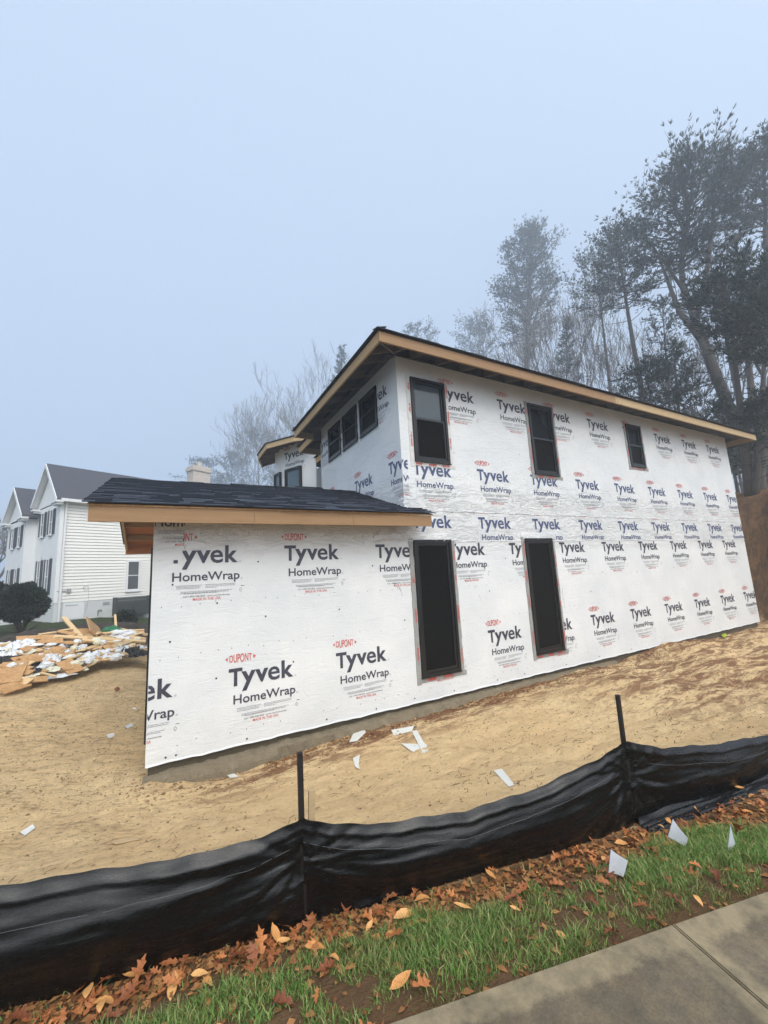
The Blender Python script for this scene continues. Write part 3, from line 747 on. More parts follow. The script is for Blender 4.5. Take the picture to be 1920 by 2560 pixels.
def bay():
    b = thing('tmp', 'x', 'x'); bpy.data.objects.remove(b)
    L, Cn, Rr = Vector((3.47, 8.60, 0)), Vector((3.59, 7.93, 0)), Vector((3.96, 7.15, 0))
    Re = Cn + (Rr - Cn) * 1.9; L2 = L + Vector((.35, .9, 0))
    zt, zb = 6.40, 2.6; mb = MB(); w = M['wrap']
    pts = [L2, L, Cn, Re]
    for a, c in zip(pts, pts[1:]):
        n = (c - a).cross(Vector((0, 0, 1))).normalized(); ins = -n * .03
        mb.hexa([a.to_3d() + Vector((0, 0, zb)), c + Vector((0, 0, zb)), c - ins * 0 + (-n) * .03 + Vector((0, 0, zb)), a + (-n) * .03 + Vector((0, 0, zb)), a + Vector((0, 0, zt)), c + Vector((0, 0, zt)), c + (-n) * .03 + Vector((0, 0, zt)), a + (-n) * .03 + Vector((0, 0, zt))], w)
    d = (Re - Cn).normalized(); n = d.cross(Vector((0, 0, 1))).normalized()
    tfb = lambda x, z: tuple(Cn + d * x + n * .004 + Vector((0, 0, z)))
    put_logo(mb, tfb, .08, 6.16, ink='navy', sc=1.15)
    bw = hb(mb, 'bay_wall')
    def pl(o, dd, nn): return lambda u, q, z: tuple(o + dd * u + nn * (q + .055) + Vector((0, 0, z)))
    window(.17, .98, 4.3, 5.53, 'glass_bay', plane=pl(Cn, d, n), tape=None)
    d1 = (Cn - L).normalized(); n1 = d1.cross(Vector((0, 0, 1))).normalized()
    window(.06, .56, 4.3, 5.53, 'glass_bay', plane=pl(L, d1, n1), tape=None)
    # roof of the bay: faceted eave with fascia
    e = [Vector((3.35, 10.2, 6.2)), Vector((2.95, 9.0, 6.2)), Vector((2.96, 7.64, 6.2)), Vector((3.62, 6.60, 6.2)), Vector((4.9, 5.6, 6.2))]
    apex = Vector((5.4, 8.2, 7.1)); mr = MB()
    for p, q in zip(e, e[1:]):
        a, c = p + Vector((0, 0, .2)), q + Vector((0, 0, .2))
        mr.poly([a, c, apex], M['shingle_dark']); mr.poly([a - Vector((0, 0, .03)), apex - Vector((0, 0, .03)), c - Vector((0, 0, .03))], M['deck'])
    rr = hb(mr, 'roof')
    for p, q in zip(e, e[1:]):
        f = MB(); f.beam(p + Vector((0, 0, .09)), q + Vector((0, 0, .09)), .04, .17, M['pine']); hb(f, 'fascia', parent=rr)
        f = MB(); f.beam(p + Vector((-.02, 0, .195)), q + Vector((-.02, 0, .195)), .08, .022, M['shingle_dark']); hb(f, 'shingles', parent=rr)
        for t in (.15, .5, .85):
            a = p.lerp(q, t); c = a.lerp(Vector((apex.x, apex.y, a.z)), .42); f = MB(); f.beam(a + Vector((0, 0, .08)), c + Vector((0, 0, .30)), .038, .12, M['rafter']); hb(f, 'rafter', parent=rr)
    # small low roof behind the ridge
    f = MB(); f.hexa([(3.0, 4.6, 4.05), (4.0, 4.6, 4.05), (4.0, 5.6, 4.05), (3.2, 5.6, 4.05), (3.05, 4.6, 4.22), (4.0, 4.6, 4.22), (4.0, 5.6, 4.3), (3.3, 5.6, 4.3)], M['shingle_dark']); hb(f, 'roof')
bay()

# ------------------------------------------------------------------ silt fence
PST = [Vector((-1.55, -2.80, 0)), Vector((.74, -3.32, 0)), Vector((3.09, -3.79, 0)), Vector((5.5, -4.14, 0)), Vector((8.0, -4.9, 0))]
TOPS = [([0, .39, .5, .64, .78, .9, .985, 1], [.40, .34, .32, .299, .284, .300, .335, .350]),
        ([0, .013, .075, .217, .427, .652, .893, .985, 1], [.352, .325, .278, .215, .180, .20, .295, .352, .368]),
        ([0, .028, .148, .373, .739, 1], [.368, .342, .257, .180, .110, .20]), ([0, .5, 1], [.2, .12, .2])]
def fence():
    t = NT('black woven plastic'); co = t.coord((1, 1, 1)); n = t.noise(co, 3, 4); w = t.n('ShaderNodeTexWave', wave_type='BANDS', bands_direction='Z'); w.inputs['Scale'].default_value = 260
    t.l(co, w.inputs['Vector']); fine = t.noise(t.coord((1, 1, 9)), 24, 4, .7)
    t.col(t.mix(n, (.0018, .0018, .0022), (.004, .0043, .0052)))
    r_ = t.ramp(fine, [(.3, .22), (.7, .36)]); t.l(r_, t.b.inputs['Roughness'])
    fm = t.set(.4, 0, .42, t.bump(fine, .35, .003, t.bump(w.outputs['Fac'], .12, .0006))); t.l(r_, t.b.inputs['Roughness'])
    root = thing('silt_fence', 'black plastic silt fence on dark stakes between the sand and the grass', 'fence', tuple(PST[1] + Vector((0, 0, -.2))))
    off = root.location.copy()
    for si in range(4):
        A, B = PST[si], PST[si + 1]; d = (B - A); L = d.length; u = d / L; nrm = Vector((u.y, -u.x, 0))   # towards the camera
        nx, nz = int(L / .018), 46; mb = MB(); ts, zs = TOPS[si]
        for i in range(nx + 1):
            tt = i / nx; s = tt * L; top = float(np.interp(tt, ts, zs)); top += .004 * math.sin(s * 11) + .003 * math.sin(s * 29)
            px = A + d * tt; bot = gz(px.x, px.y) - .03
            env = math.sin(PI * min(1, max(0, tt))) ** .8
            for j in range(nz + 1):
                h = j / nz; z = bot + (top - bot) * h
                bulge = .085 * env * math.sin(PI * min(1, h * .9)) ** 1.2
                # creases that fan out from the ties on both posts
                f = 0
                for side, cx, hc in ((0, s, .60), (1, L - s, .66)):
                    cx = max(cx, .012); a = math.atan2((h - hc) * .55, cx)
                    rad = math.hypot(cx, (h - hc) * .55)
                    a2 = a + .10 * noise.noise((cx * 2.2, h * 2, si)); pat = .6 * (1 - 2 * abs(math.sin(a2 * 6 + si * 1.3 + side))) + .35 * math.sin(a2 * 25 + 1.7 * si + 2 * side) + .22 * math.sin(a2 * 47 + si)
                    f += pat * .016 * (1 - math.exp(-rad / .06)) * math.exp(-rad / .34)
                lng = .004 * math.sin(h * 11 + 1.6 * math.sin(s * 1.9 + si) + si) * env + .0011 * math.sin(h * 39 + 4.2 * math.sin(s * 1.4 + 1))
                fn = .0035 * noise.noise((s * 3, h * 16, si)) + .0022 * noise.noise((s * 9, h * 50, si)) + .026 * noise.noise((s * 1.3, h * 2.2, si + 5)) + .0016 * noise.noise((s * 4, h * 34, si + 2)) + .006 * (1 - 3 * abs(noise.noise((s * 1.1 + h * 1.2, h * 5 - s * .8, si + 9))))
                edge = .007 * math.exp(-((h - .90) / .018) ** 2)
                y = bulge + f + lng + fn + edge
                if h > .93: y *= (1 - h) / .07 * .7 + .3
                q = px + nrm * (y + .018); mb.v.append((q.x, q.y, z))
        for i in range(nx):
            for j in range(nz):
                k = i * (nz + 1) + j; mb.f.append((k, k + nz + 1, k + nz + 2, k + 1))
        # pale woven thread near the top
        o = mb.build('fabric', fm, root, smooth=True); o.location = -off
        th = MB(); pts = []
        for i in range(0, nx + 1, 6):
            k = i * (nz + 1) + int(nz * .80 - 3 * math.sin(PI * i / nx)); pts.append(Vector(mb.v[k]) + nrm * .0012)
        th.tube(pts, .0011, 4, simple('pale thread', (.10, .10, .105), .6)); q = th.build('thread', None, root); q.location = -off
        if si >= 2:      # loose apron lying on the ground in front of the fence
            ap = MB(); nx2, nw = 110, 12
            for i in range(nx2 + 1):
                tt = i / nx2; px = A + d * tt
                wd = .13 + .03 * noise.noise((tt * 5, 0, si))
                for j in range(nw + 1):
                    g = px + nrm * (.03 + wd * j / nw); z = gz(g.x, g.y) + .012 + .030 * math.exp(-(j / nw * 5 - .2) ** 2) + .016 * math.sin(j * 1.9 + 1.5 * math.sin(tt * 7)) + .01 * noise.noise((tt * 14, j * .6, 3))
                    if j == nw: z -= .02
                    ap.v.append((g.x, g.y, z))
            for i in range(nx2):
                for j in range(nw): k = i * (nw + 1) + j; ap.f.append((k, k + 1, k + nw + 2, k + nw + 1))
            o = ap.build('fabric_apron', fm, root, smooth=True); o.location = -off
    for k, p in enumerate(PST):
        s = MB(); b = gz(p.x, p.y); lean = Vector((-.02, .0, 1)) if k == 1 else Vector((.03, 0, 1))
        top = Vector((p.x, p.y, .69)) + Vector((lean.x * .4, 0, 0)); bot = Vector((p.x, p.y, b - .25))
        s.beam(bot, top, .030, .024, None, up=Vector((0, 1, 0))); o = s.build('stake', simple('dark wet wood stake', (.016, .012, .010), .6, .4, 20, .6, .004, stretch=(10, 10, 1)), root); o.location = -off
        if k == 1:
            s = MB(); s.beam(bot + Vector((.045, .02, .1)), (p.x + .065, p.y + .02, .46), .036, .02, None, up=Vector((0, 1, 0))); o = s.build('stake_splint', M['pine'], root); o.location = -off
fence()

# ------------------------------------------------------------------ grass strip, leaves, flags
def grass():
    r = np.random.RandomState(2); N = 76000
    x = r.uniform(-1.6, 6.4, N * 2); s = r.uniform(-.02, .80, N * 2); y = edge_y(x) + s / .970
    dn = fbm(x, y, .55, 3, 41) + .55 * fbm(x, y, 2.6, 2, 42); p = np.clip(.58 + 1.05 * dn - 1.3 * np.clip(s - np.interp(x, [-1, 0, .7, 1.6, 2.4, 3], [.34, .42, .55, .52, .60, .62]), 0, 1) / .12, .03, 1) * np.clip(1.2 - .14 * np.maximum(x - 1, 0), .55, 1)
    p = np.maximum(p, .75 * (x < 1.5) * (s < .42) * (dn > -.55)); p = np.clip(p - .55 * np.exp(-(((x - 1.75) / .32) ** 2 + ((s - .25) / .16) ** 2)) - .5 * np.exp(-(((x - 1.0) / .25) ** 2 + ((s - .12) / .10) ** 2)) - .25 * (x > 2.2) * (fbm(x, y, 1.6, 2, 77) > .1), .02, 1)
    ok = r.rand(len(x)) < p; x, y, s, dn = x[ok][:N], y[ok][:N], s[ok][:N], dn[ok][:N]; N = len(x)
    z = ground_z(x, y) - .004; h = (.014 + .036 * r.rand(N) ** 1.4) * (1 + .45 * np.clip(dn, -1, 1)); h *= np.where(s < .06, .6, 1)
    a = r.rand(N) * 6.283; w = .0016 + .0016 * r.rand(N); lean = h * (.25 + .9 * r.rand(N)); b = r.rand(N) * 6.283
    P = np.stack([x, y, z], -1); side = np.stack([np.cos(a), np.sin(a), 0 * a], -1) * w[:, None]; ld = np.stack([np.cos(b), np.sin(b), 0 * b], -1)
    up = np.array([0, 0, 1.0])
    mid = P + up * (h * .6)[:, None] + ld * (lean * .3)[:, None]; tip = P + up * h[:, None] + ld * lean[:, None]
    V = np.stack([P - side, P + side, mid + side * .8, mid - side * .8, tip], 1).reshape(-1, 3)
    k = 5 * np.arange(N)[:, None]; F = np.concatenate([k + np.array([0, 1, 2]), k + np.array([0, 2, 3]), k + np.array([3, 2, 4])], 0)
    t = NT('grass blade'); g = t.n('ShaderNodeNewGeometry'); c = t.ramp(g.outputs['Random Per Island'], [(0, (.075, .16, .035)), (.4, (.15, .30, .06)), (.72, (.26, .38, .11)), (.9, (.40, .42, .16)), (1, (.50, .40, .20))])
    big = t.noise(t.coord(), 1.4, 3); c = t.mix(t.ramp(big, [(.4, 0), (.65, .5)]), c, (.21, .21, .075))
    t.col(c); t.set(.5, 0, .3)
    tr = t.n('ShaderNodeBsdfTranslucent'); t.l(c, tr.inputs[0]); mx = t.n('ShaderNodeMixShader'); mx.inputs[0].default_value = .3
    t.l(t.b.outputs[0], mx.inputs[1]); t.l(tr.outputs[0], mx.inputs[2]); t.l(mx.outputs[0], t.out.inputs[0])
    tag(arr_mesh('grass', V, F, t.m), 'patchy green grass strip beside the sidewalk', 'grass', kind='stuff')
grass()
def leaf_mat(name, a, b):
    t = NT(name); oi = t.n('ShaderNodeObjectInfo'); n = t.noise(t.coord(), 25, 3)
    c = t.mix(oi.outputs['Random'], a, b); c = t.mix(t.ramp(n, [(.35, .45), (.6, 0)]), c, tuple(q * .45 for q in a)); t.col(c)
    t.set(.55, 0, .35, t.bump(n, .4, .004)); return t.m
M['leaf'] = leaf_mat('oak leaf', (.17, .05, .02), (.56, .21, .065)); M['leaf2'] = leaf_mat('beech leaf', (.58, .26, .08), (.72, .40, .15))
def leaf_mesh(kind, seed):
    r = random.Random(seed); out = []
    if kind == 'oak':
        half = [(0, -.5), (.02, -.36), (.09, -.33), (.15, -.20), (.07, -.15), (.10, -.04), (.25, .02), (.27, .12), (.12, .10), (.13, .20), (.22, .32), (.13, .30), (.06, .36), (0, .52)]
    else: half = [(0, -.5), (.05, -.40), (.14, -.25), (.20, -.05), (.19, .15), (.12, .34), (.04, .45), (0, .52)]
    pts = half + [(-x * r.uniform(.85, 1.1), y + r.uniform(-.02, .02)) for x, y in half[-2:0:-1]]
    n = len(half); mb = MB(); c1, c2, tw = r.uniform(.5, 2.6), r.uniform(-.8, .8), r.uniform(-1, 1)
    def P(x, y): return (x * math.cos(c1 * abs(x)), y, c1 * x * x * 1.2 + c2 * y * y * .6 + tw * x * y + .012 * math.sin(y * 22))
    for x, y in pts: mb.v.append(P(x, y))
    # spine strip
    m = len(pts)
    for i in range(n - 1):
        a, b = i, i + 1; ca, cb = (m - i) % m, m - i - 1
        if i == 0: mb.f.append((0, 1, m - 1))
        elif i == n - 2: mb.f.append((a, b, ca))
        else:
            k = len(mb.v); ya, yb = pts[a][1], pts[b][1]; mb.v += [P(0, ya), P(0, yb)]
            mb.f.append((k, a, b, k + 1)); mb.f.append((ca, k, k + 1, cb))
    me = bpy.data.meshes.new('leaf'); me.from_pydata(mb.v, [], mb.f); me.materials.append(M['leaf' if kind == 'oak' else 'leaf2'])
    me.polygons.foreach_set('use_smooth', [True] * len(mb.f)); return me
LEAF = [leaf_mesh('oak', s) for s in range(6)] + [leaf_mesh('oval', s) for s in range(20, 23)]
def leaves():
    r = random.Random(4); n = 0
    spots = []
    # measured large ones first (photo pixels)
    for (px, py, sz, rz, k, st) in ((1680, 2110, .16, 1.2, 0, 0), (652, 2370, .15, .2, 1, 1), (740, 2330, .15, 2.2, 2, 0), (790, 2375, .13, 1.0, 6, 0), (820, 2330, .16, 2.9, 3, 1), (835, 2395, .09, .4, 7, 0), (1035, 2305, .10, 1.2, 7, 0), (1060, 2305, .08, .2, 6, 0),
                                    (975, 2330, .09, 2, 6, 0), (1290, 2285, .07, .5, 8, 0), (1690, 2254, .11, .4, 0, 0), (1745, 2252, .07, 2.7, 7, 0), (1640, 2305, .10, .8, 3, 0), (1405, 2338, .08, 0, 8, 0), (1530, 2330, .12, 1.5, 4, 0),
                                    (1845, 2085, .15, 1.7, 5, 1), (1900, 2010, .14, 2.2, 0, 0), (1795, 2040, .16, .5, 2, 1), (1730, 1995, .07, .6, 7, 0), (1680, 1992, .10, 3.0, 1, 1), (1570, 2085, .15, 1.9, 4, 0), (1600, 2075, .14, .4, 5, 0),
                                    (1485, 2160, .10, .2, 0, 1), (1515, 2140, .13, 1.8, 6, 0), (1525, 2190, .12, 2.8, 2, 0), (1510, 2215, .11, 1.0, 1, 0), (1390, 2210, .12, .7, 5, 0), (1300, 2260, .12, 2.4, 3, 0), (1275, 2250, .10, 1.4, 0, 0),
                                    (430, 2465, .12, .9, 2, 0), (570, 2405, .12, 2.4, 3, 0), (500, 2440, .10, 1.1, 6, 0), (190, 2540, .13, .5, 0, 0), (250, 2530, .12, 1.9, 4, 0), (330, 2500, .12, 2.5, 1, 0), (710, 2355, .1, 1, 8, 0), (1850, 1975, .09, 1, 8, 0)):
        p = ONZ(px, py, -.12); p = ONZ(px, py, gz(p.x, p.y) + .02); p = ONZ(px, py, gz(p.x, p.y) + .02)
        spots.append((p.x, p.y, sz, rz, k, st))
    while len(spots) < 296:
        x = r.uniform(-1.0, 5.6)
        s = r.gauss(.72, .09) if r.random() < .88 else r.uniform(.02, .6)
        if x < .4 and r.random() < .6: s -= .12
        if x > 3.1: s += .04
        if s > .90 or s < .02: continue
        if noise.noise((x * 1.8, 0, 5)) < -.25 and r.random() < .6: continue
        spots.append((x, edge_y(x) + s / .970, r.uniform(.055, .13) * (1.25 if x < 1.6 else 1), r.uniform(0, 6.28), r.choice((0, 1, 2, 3, 4, 5, 0, 1, 2, 3, 4, 5, 0, 1, 6, 7, 8)), r.random() < .08))
    protos = []
    for i, (x, y, sz, rz, k, st) in enumerate(spots):
        o = bpy.data.objects.new('leaf', LEAF[k]); COL.objects.link(o); sz *= .87
        o.location = (x, y, gz(x, y) + (.012 + .03 * r.random() if not st else sz * .40)); o.scale = (sz, sz, sz)
        o.rotation_euler = (r.uniform(-.35, .35) + (1.15 if st else 0), r.uniform(-.35, .35), rz)
        if k < 6: tag(o, 'rust brown lobed oak leaf lying between the black fence and the sidewalk', 'leaf', 'fallen oak leaves along the fence')
        else: tag(o, 'pale orange oval leaf lying between the black fence and the sidewalk', 'leaf', 'fallen oval leaves along the fence')
leaves()
def litter():
    r = np.random.RandomState(8); N = 6500
    x = r.uniform(-1.2, 6.2, N); s = np.where(r.rand(N) < .8, r.normal(.72, .11, N), r.uniform(.0, .75, N)); ok = (s < .93) & (s > .0); x, s = x[ok], s[ok]; y = edge_y(x) + s / .97
    xw = r.uniform(1.2, 16, 5200); cw = fbm(xw, xw * 0, .5, 3, 91); xw = xw[r.rand(len(xw)) < np.clip(.55 + .8 * cw, .05, 1)]; x = np.concatenate([x, xw]); y = np.concatenate([y, -.07 - np.abs(r.normal(0, .13, len(xw)))]); N = len(x)
    z = ground_z(x, y) + .002 + .012 * r.rand(N); sz = .008 + .022 * r.rand(N) ** 2; a = r.rand(N) * 6.28
    base = np.array([[-1, -.4, 0], [.2, -.7, .2], [1, .1, -.1], [.1, .6, .25]])
    ca, sa = np.cos(a), np.sin(a); V = np.empty((N, 4, 3)); B = base[None] * (1 + .5 * (r.rand(N, 4, 3) - .5)) * sz[:, None, None]
    V[..., 0] = B[..., 0] * ca[:, None] - B[..., 1] * sa[:, None] + x[:, None]; V[..., 1] = B[..., 0] * sa[:, None] + B[..., 1] * ca[:, None] + y[:, None]; V[..., 2] = B[..., 2] + z[:, None]
    # twigs and needles on the sand
    F = 4 * np.arange(N)[:, None] + np.array([0, 1, 2, 3])
    m = island('leaf crumbs', (.10, .035, .014), (.40, .19, .07), .8, .2, .3, 40)
    tag(arr_mesh('leaf_litter', V.reshape(-1, 3), F, m), 'brown crumbled leaf litter along the foot of the black fence', 'leaf litter', kind='stuff')
    N = 2600; x = r.uniform(-2.2, 13, N); y = r.uniform(-4.0, 1.2, N); s = sdist(x, y); cl = fbm(x, y, .6, 3, 61)
    ok = (s > 1.0) & ~((x > -.15) & (y > -.12)) & (cl + .35 * (x > 5) + .3 * r.rand(N) > .25); x, y = x[ok], y[ok]; N = len(x)
    L = .012 + .04 * r.rand(N); a = r.normal(.2, .7, N); w = .0012 + .0012 * r.rand(N) + .0004 * np.maximum(x, 0)
    z = ground_z(x, y) + .006; dx, dy = np.cos(a), np.sin(a)
    V = np.stack([np.stack([x - dx * L - dy * w, y - dy * L + dx * w, z], -1), np.stack([x - dx * L + dy * w, y - dy * L - dx * w, z], -1), np.stack([x + dx * L + dy * w, y + dy * L - dx * w, z + .004], -1), np.stack([x + dx * L - dy * w, y + dy * L + dx * w, z + .006], -1)], 1).reshape(-1, 3)
    F = 4 * np.arange(N)[:, None] + np.array([0, 1, 2, 3])
    m = island('twig bits', (.045, .025, .014), (.24, .13, .06), .8, .2, .3, 40)
    tag(arr_mesh('twig_litter', V, F, m), 'dark twigs and pine needles scattered on the sand', 'twigs', kind='stuff')
litter()
def flags():
    mw = simple('white flag plastic', (.88, .89, .92), .5, .03, 9, .1, .002)
    tn = mw.node_tree; tl = tn.nodes.new('ShaderNodeBsdfTranslucent'); tl.inputs[0].default_value = (.9, .92, .95, 1); mxs = tn.nodes.new('ShaderNodeMixShader'); mxs.inputs[0].default_value = .4
    tn.links.new(tn.nodes['Principled BSDF'].outputs[0], mxs.inputs[1]); tn.links.new(tl.outputs[0], mxs.inputs[2]); tn.links.new(mxs.outputs[0], tn.nodes['Material Output'].inputs[0])
    wire = simple('flag wire', (.25, .25, .26), .4)
    for (pts, lab) in (([(1527, 2123), (1521, 2180), (1559, 2193), (1570, 2153)], 'white square marker flag nearest the sidewalk joint, leftmost of three in the grass'),
                       ([(1682, 2048), (1670, 2090), (1714, 2120), (1720, 2097)], 'white diamond shaped marker flag in the leaves, middle of three'),
                       ([(1826, 2063), (1818, 2130), (1823, 2133), (1838, 2110)], 'white marker flag seen edge on, rightmost of three in the grass')):
        p = [ONZ(u, v, -.10) for u, v in pts]; b = ONZ(*pts[1], -.12); g = gz(b.x, b.y)
        dist = math.hypot(b.x - CAM[0], b.y - CAM[1]) * .985
        q = [D(u, v, dist) for u, v in pts]
        base = Vector((q[1].x, q[1].y, g)); root = thing('marker_flag', lab, 'flag', tuple(base), group='white marker flags in the grass strip')
        nrm = (q[1] - q[0]).cross(q[2] - q[0]).normalized(); f = MB(); n = 6
        for k in range(2):
            for i in range(n + 1):
                for j in range(n + 1):
                    u_, v_ = i / n, j / n; P = q[0].lerp(q[3], u_).lerp(q[1].lerp(q[2], u_), v_) + nrm * (.006 * math.sin(u_ * 4 + v_ * 2) + (.0012 if k else 0)); f.v.append(tuple(P - base))
        for k in range(2):
            o0 = k * (n + 1) ** 2
            for i in range(n):
                for j in range(n): a = o0 + i * (n + 1) + j; f.f.append((a, a + 1, a + n + 2, a + n + 1) if k else (a, a + n + 1, a + n + 2, a + 1))
        f.build('flag', mw, root, smooth=True)
        w = MB(); w.tube([Vector((0, 0, -.05)), q[1] - base, q[0] - base], .0016, 5); w.build('wire', wire, root)
flags()
def scraps():
    mw = simple('white paper scrap', (.60, .60, .56), .6, .06, 9, .3, .004)
    def strip(name, poly, lab, cat='scrap', mat=mw, lift=.012):
        P = []
        for u, v in poly:
            p = ONZ(u, v, -.4); 
            for _ in range(4): p = ONZ(u, v, gz(p.x, p.y) + lift)
            P.append(p)
        c = sum(P, Vector()) / len(P); mb = MB(); k = len(P)
        mb.v = [tuple(p - c + Vector((0, 0, .006 * math.sin(i * 2)))) for i, p in enumerate(P)] + [tuple(p - c + Vector((0, 0, -.004 + .006 * math.sin(i * 2)))) for i, p in enumerate(P)]
        mb.f = [tuple(range(k)), tuple(range(k, 2 * k))[::-1]] + [(i, k + i, k + (i + 1) % k, (i + 1) % k) for i in range(k)]
        o = mb.build(name, mat); o.location = c; tag(o, lab, cat); return o
    strip('paper_scrap', [(873, 1855), (888, 1824), (912, 1818), (914, 1830), (893, 1853)], 'crumpled white paper scrap on the sand against the foundation', 'paper scrap')
    strip('wrap_scrap', [(978, 1825), (1035, 1815), (1030, 1826), (985, 1838)], 'short white ribbon scrap, top of a folded pair on the sand', 'wrap scrap')
    strip('wrap_scrap', [(1002, 1858), (1068, 1862), (1062, 1881), (1030, 1878)], 'short white ribbon scrap, bottom of a folded pair on the sand', 'wrap scrap')
    strip('wrap_scrap', [(1030, 1828), (1042, 1826), (1072, 1876), (1056, 1880)], 'slanting white ribbon scrap joining two others on the sand', 'wrap scrap')
    strip('paper_scrap', [(882, 1895), (900, 1888), (896, 1908), (899, 1922), (888, 1918)], 'thin curled white scrap alone on the sand below the foundation', 'paper scrap')
    strip('paper_card', [(1234, 1926), (1255, 1923), (1286, 1960), (1272, 1966)], 'white rectangular card lying on the sand just behind the black fence', 'paper card')
    strip('plastic_scrap', [(50, 2080), (82, 2062), (88, 2068), (62, 2088)], 'small white scrap with a dark end on the sand at the left', 'plastic scrap')
    strip('paper_scrap', [(312, 1815), (330, 1808), (333, 1814), (318, 1821)], 'small white scrap beside the left corner of the foundation, upper one', 'paper scrap')
    strip('paper_scrap', [(266, 1836), (285, 1833), (286, 1842), (270, 1844)], 'small pale blue scrap lying left of the house corner', 'paper scrap')
    strip('foundation_scrap', [(568, 1938), (582, 1932), (596, 1940), (576, 1944)], 'tiny white scrap at the foot of the foundation', 'paper scrap')
    strip('wood_splint', [(1756, 1688), (1798, 1684), (1798, 1687), (1757, 1691)], 'thin pale wood splint lying on the reddish sand at the right', 'wood splint', M['pine'])
    strip('wood_splint', [(275, 2104), (345, 2092), (352, 2096), (290, 2110)], 'long thin pale wood splint on the sand behind the black fence', 'wood splint', M['pine'])
    strip('brick_fragment', [(285, 1722), (296, 1714), (300, 1722), (290, 1728)], 'small reddish brick fragment on the sandy slope left of the house', 'brick', simple('brick', (.25, .08, .04), .9), .03)
    strip('paper_scrap', [(322, 1780), (335, 1768), (342, 1771), (330, 1782)], 'small white scrap high on the slope near the left house corner', 'paper scrap')
    strip('marker_scrap', [(1803, 1588), (1812, 1580), (1818, 1588), (1810, 1594)], 'tiny yellow green marker at the far end of the foundation', 'marker', simple('lime plastic', (.35, .40, .03), .6), .05)
def crumple(name, loc, size, mat, label, cat, seed, group=None, n=18, rz=0, flat=1.0):
    mb = MB(); 
    for j in range(n + 1):
        for i in range(n * 2):
            th = PI * j / n; ph = PI * i / n; d = Vector((math.sin(th) * math.cos(ph), math.sin(th) * math.sin(ph), math.cos(th)))
            k = 1 + .34 * noise.noise(d * 2.1 + Vector((seed, 0, 0))) + .22 * abs(noise.noise(d * 5 + Vector((0, seed, 0)))) - .16 * abs(noise.noise(d * 9 + Vector((0, 0, seed))))
            p = d * k; mb.v.append((p.x * size[0], p.y * size[1], p.z * size[2]))
    m = n * 2
    for j in range(n):
        for i in range(m): mb.f.append((j * m + i, (j + 1) * m + i, (j + 1) * m + (i + 1) % m, j * m + (i + 1) % m))
    o = mb.build(name, mat); o.location = loc; o.rotation_euler = (0, 0, rz); tag(o, label, cat, group); return o
scraps()

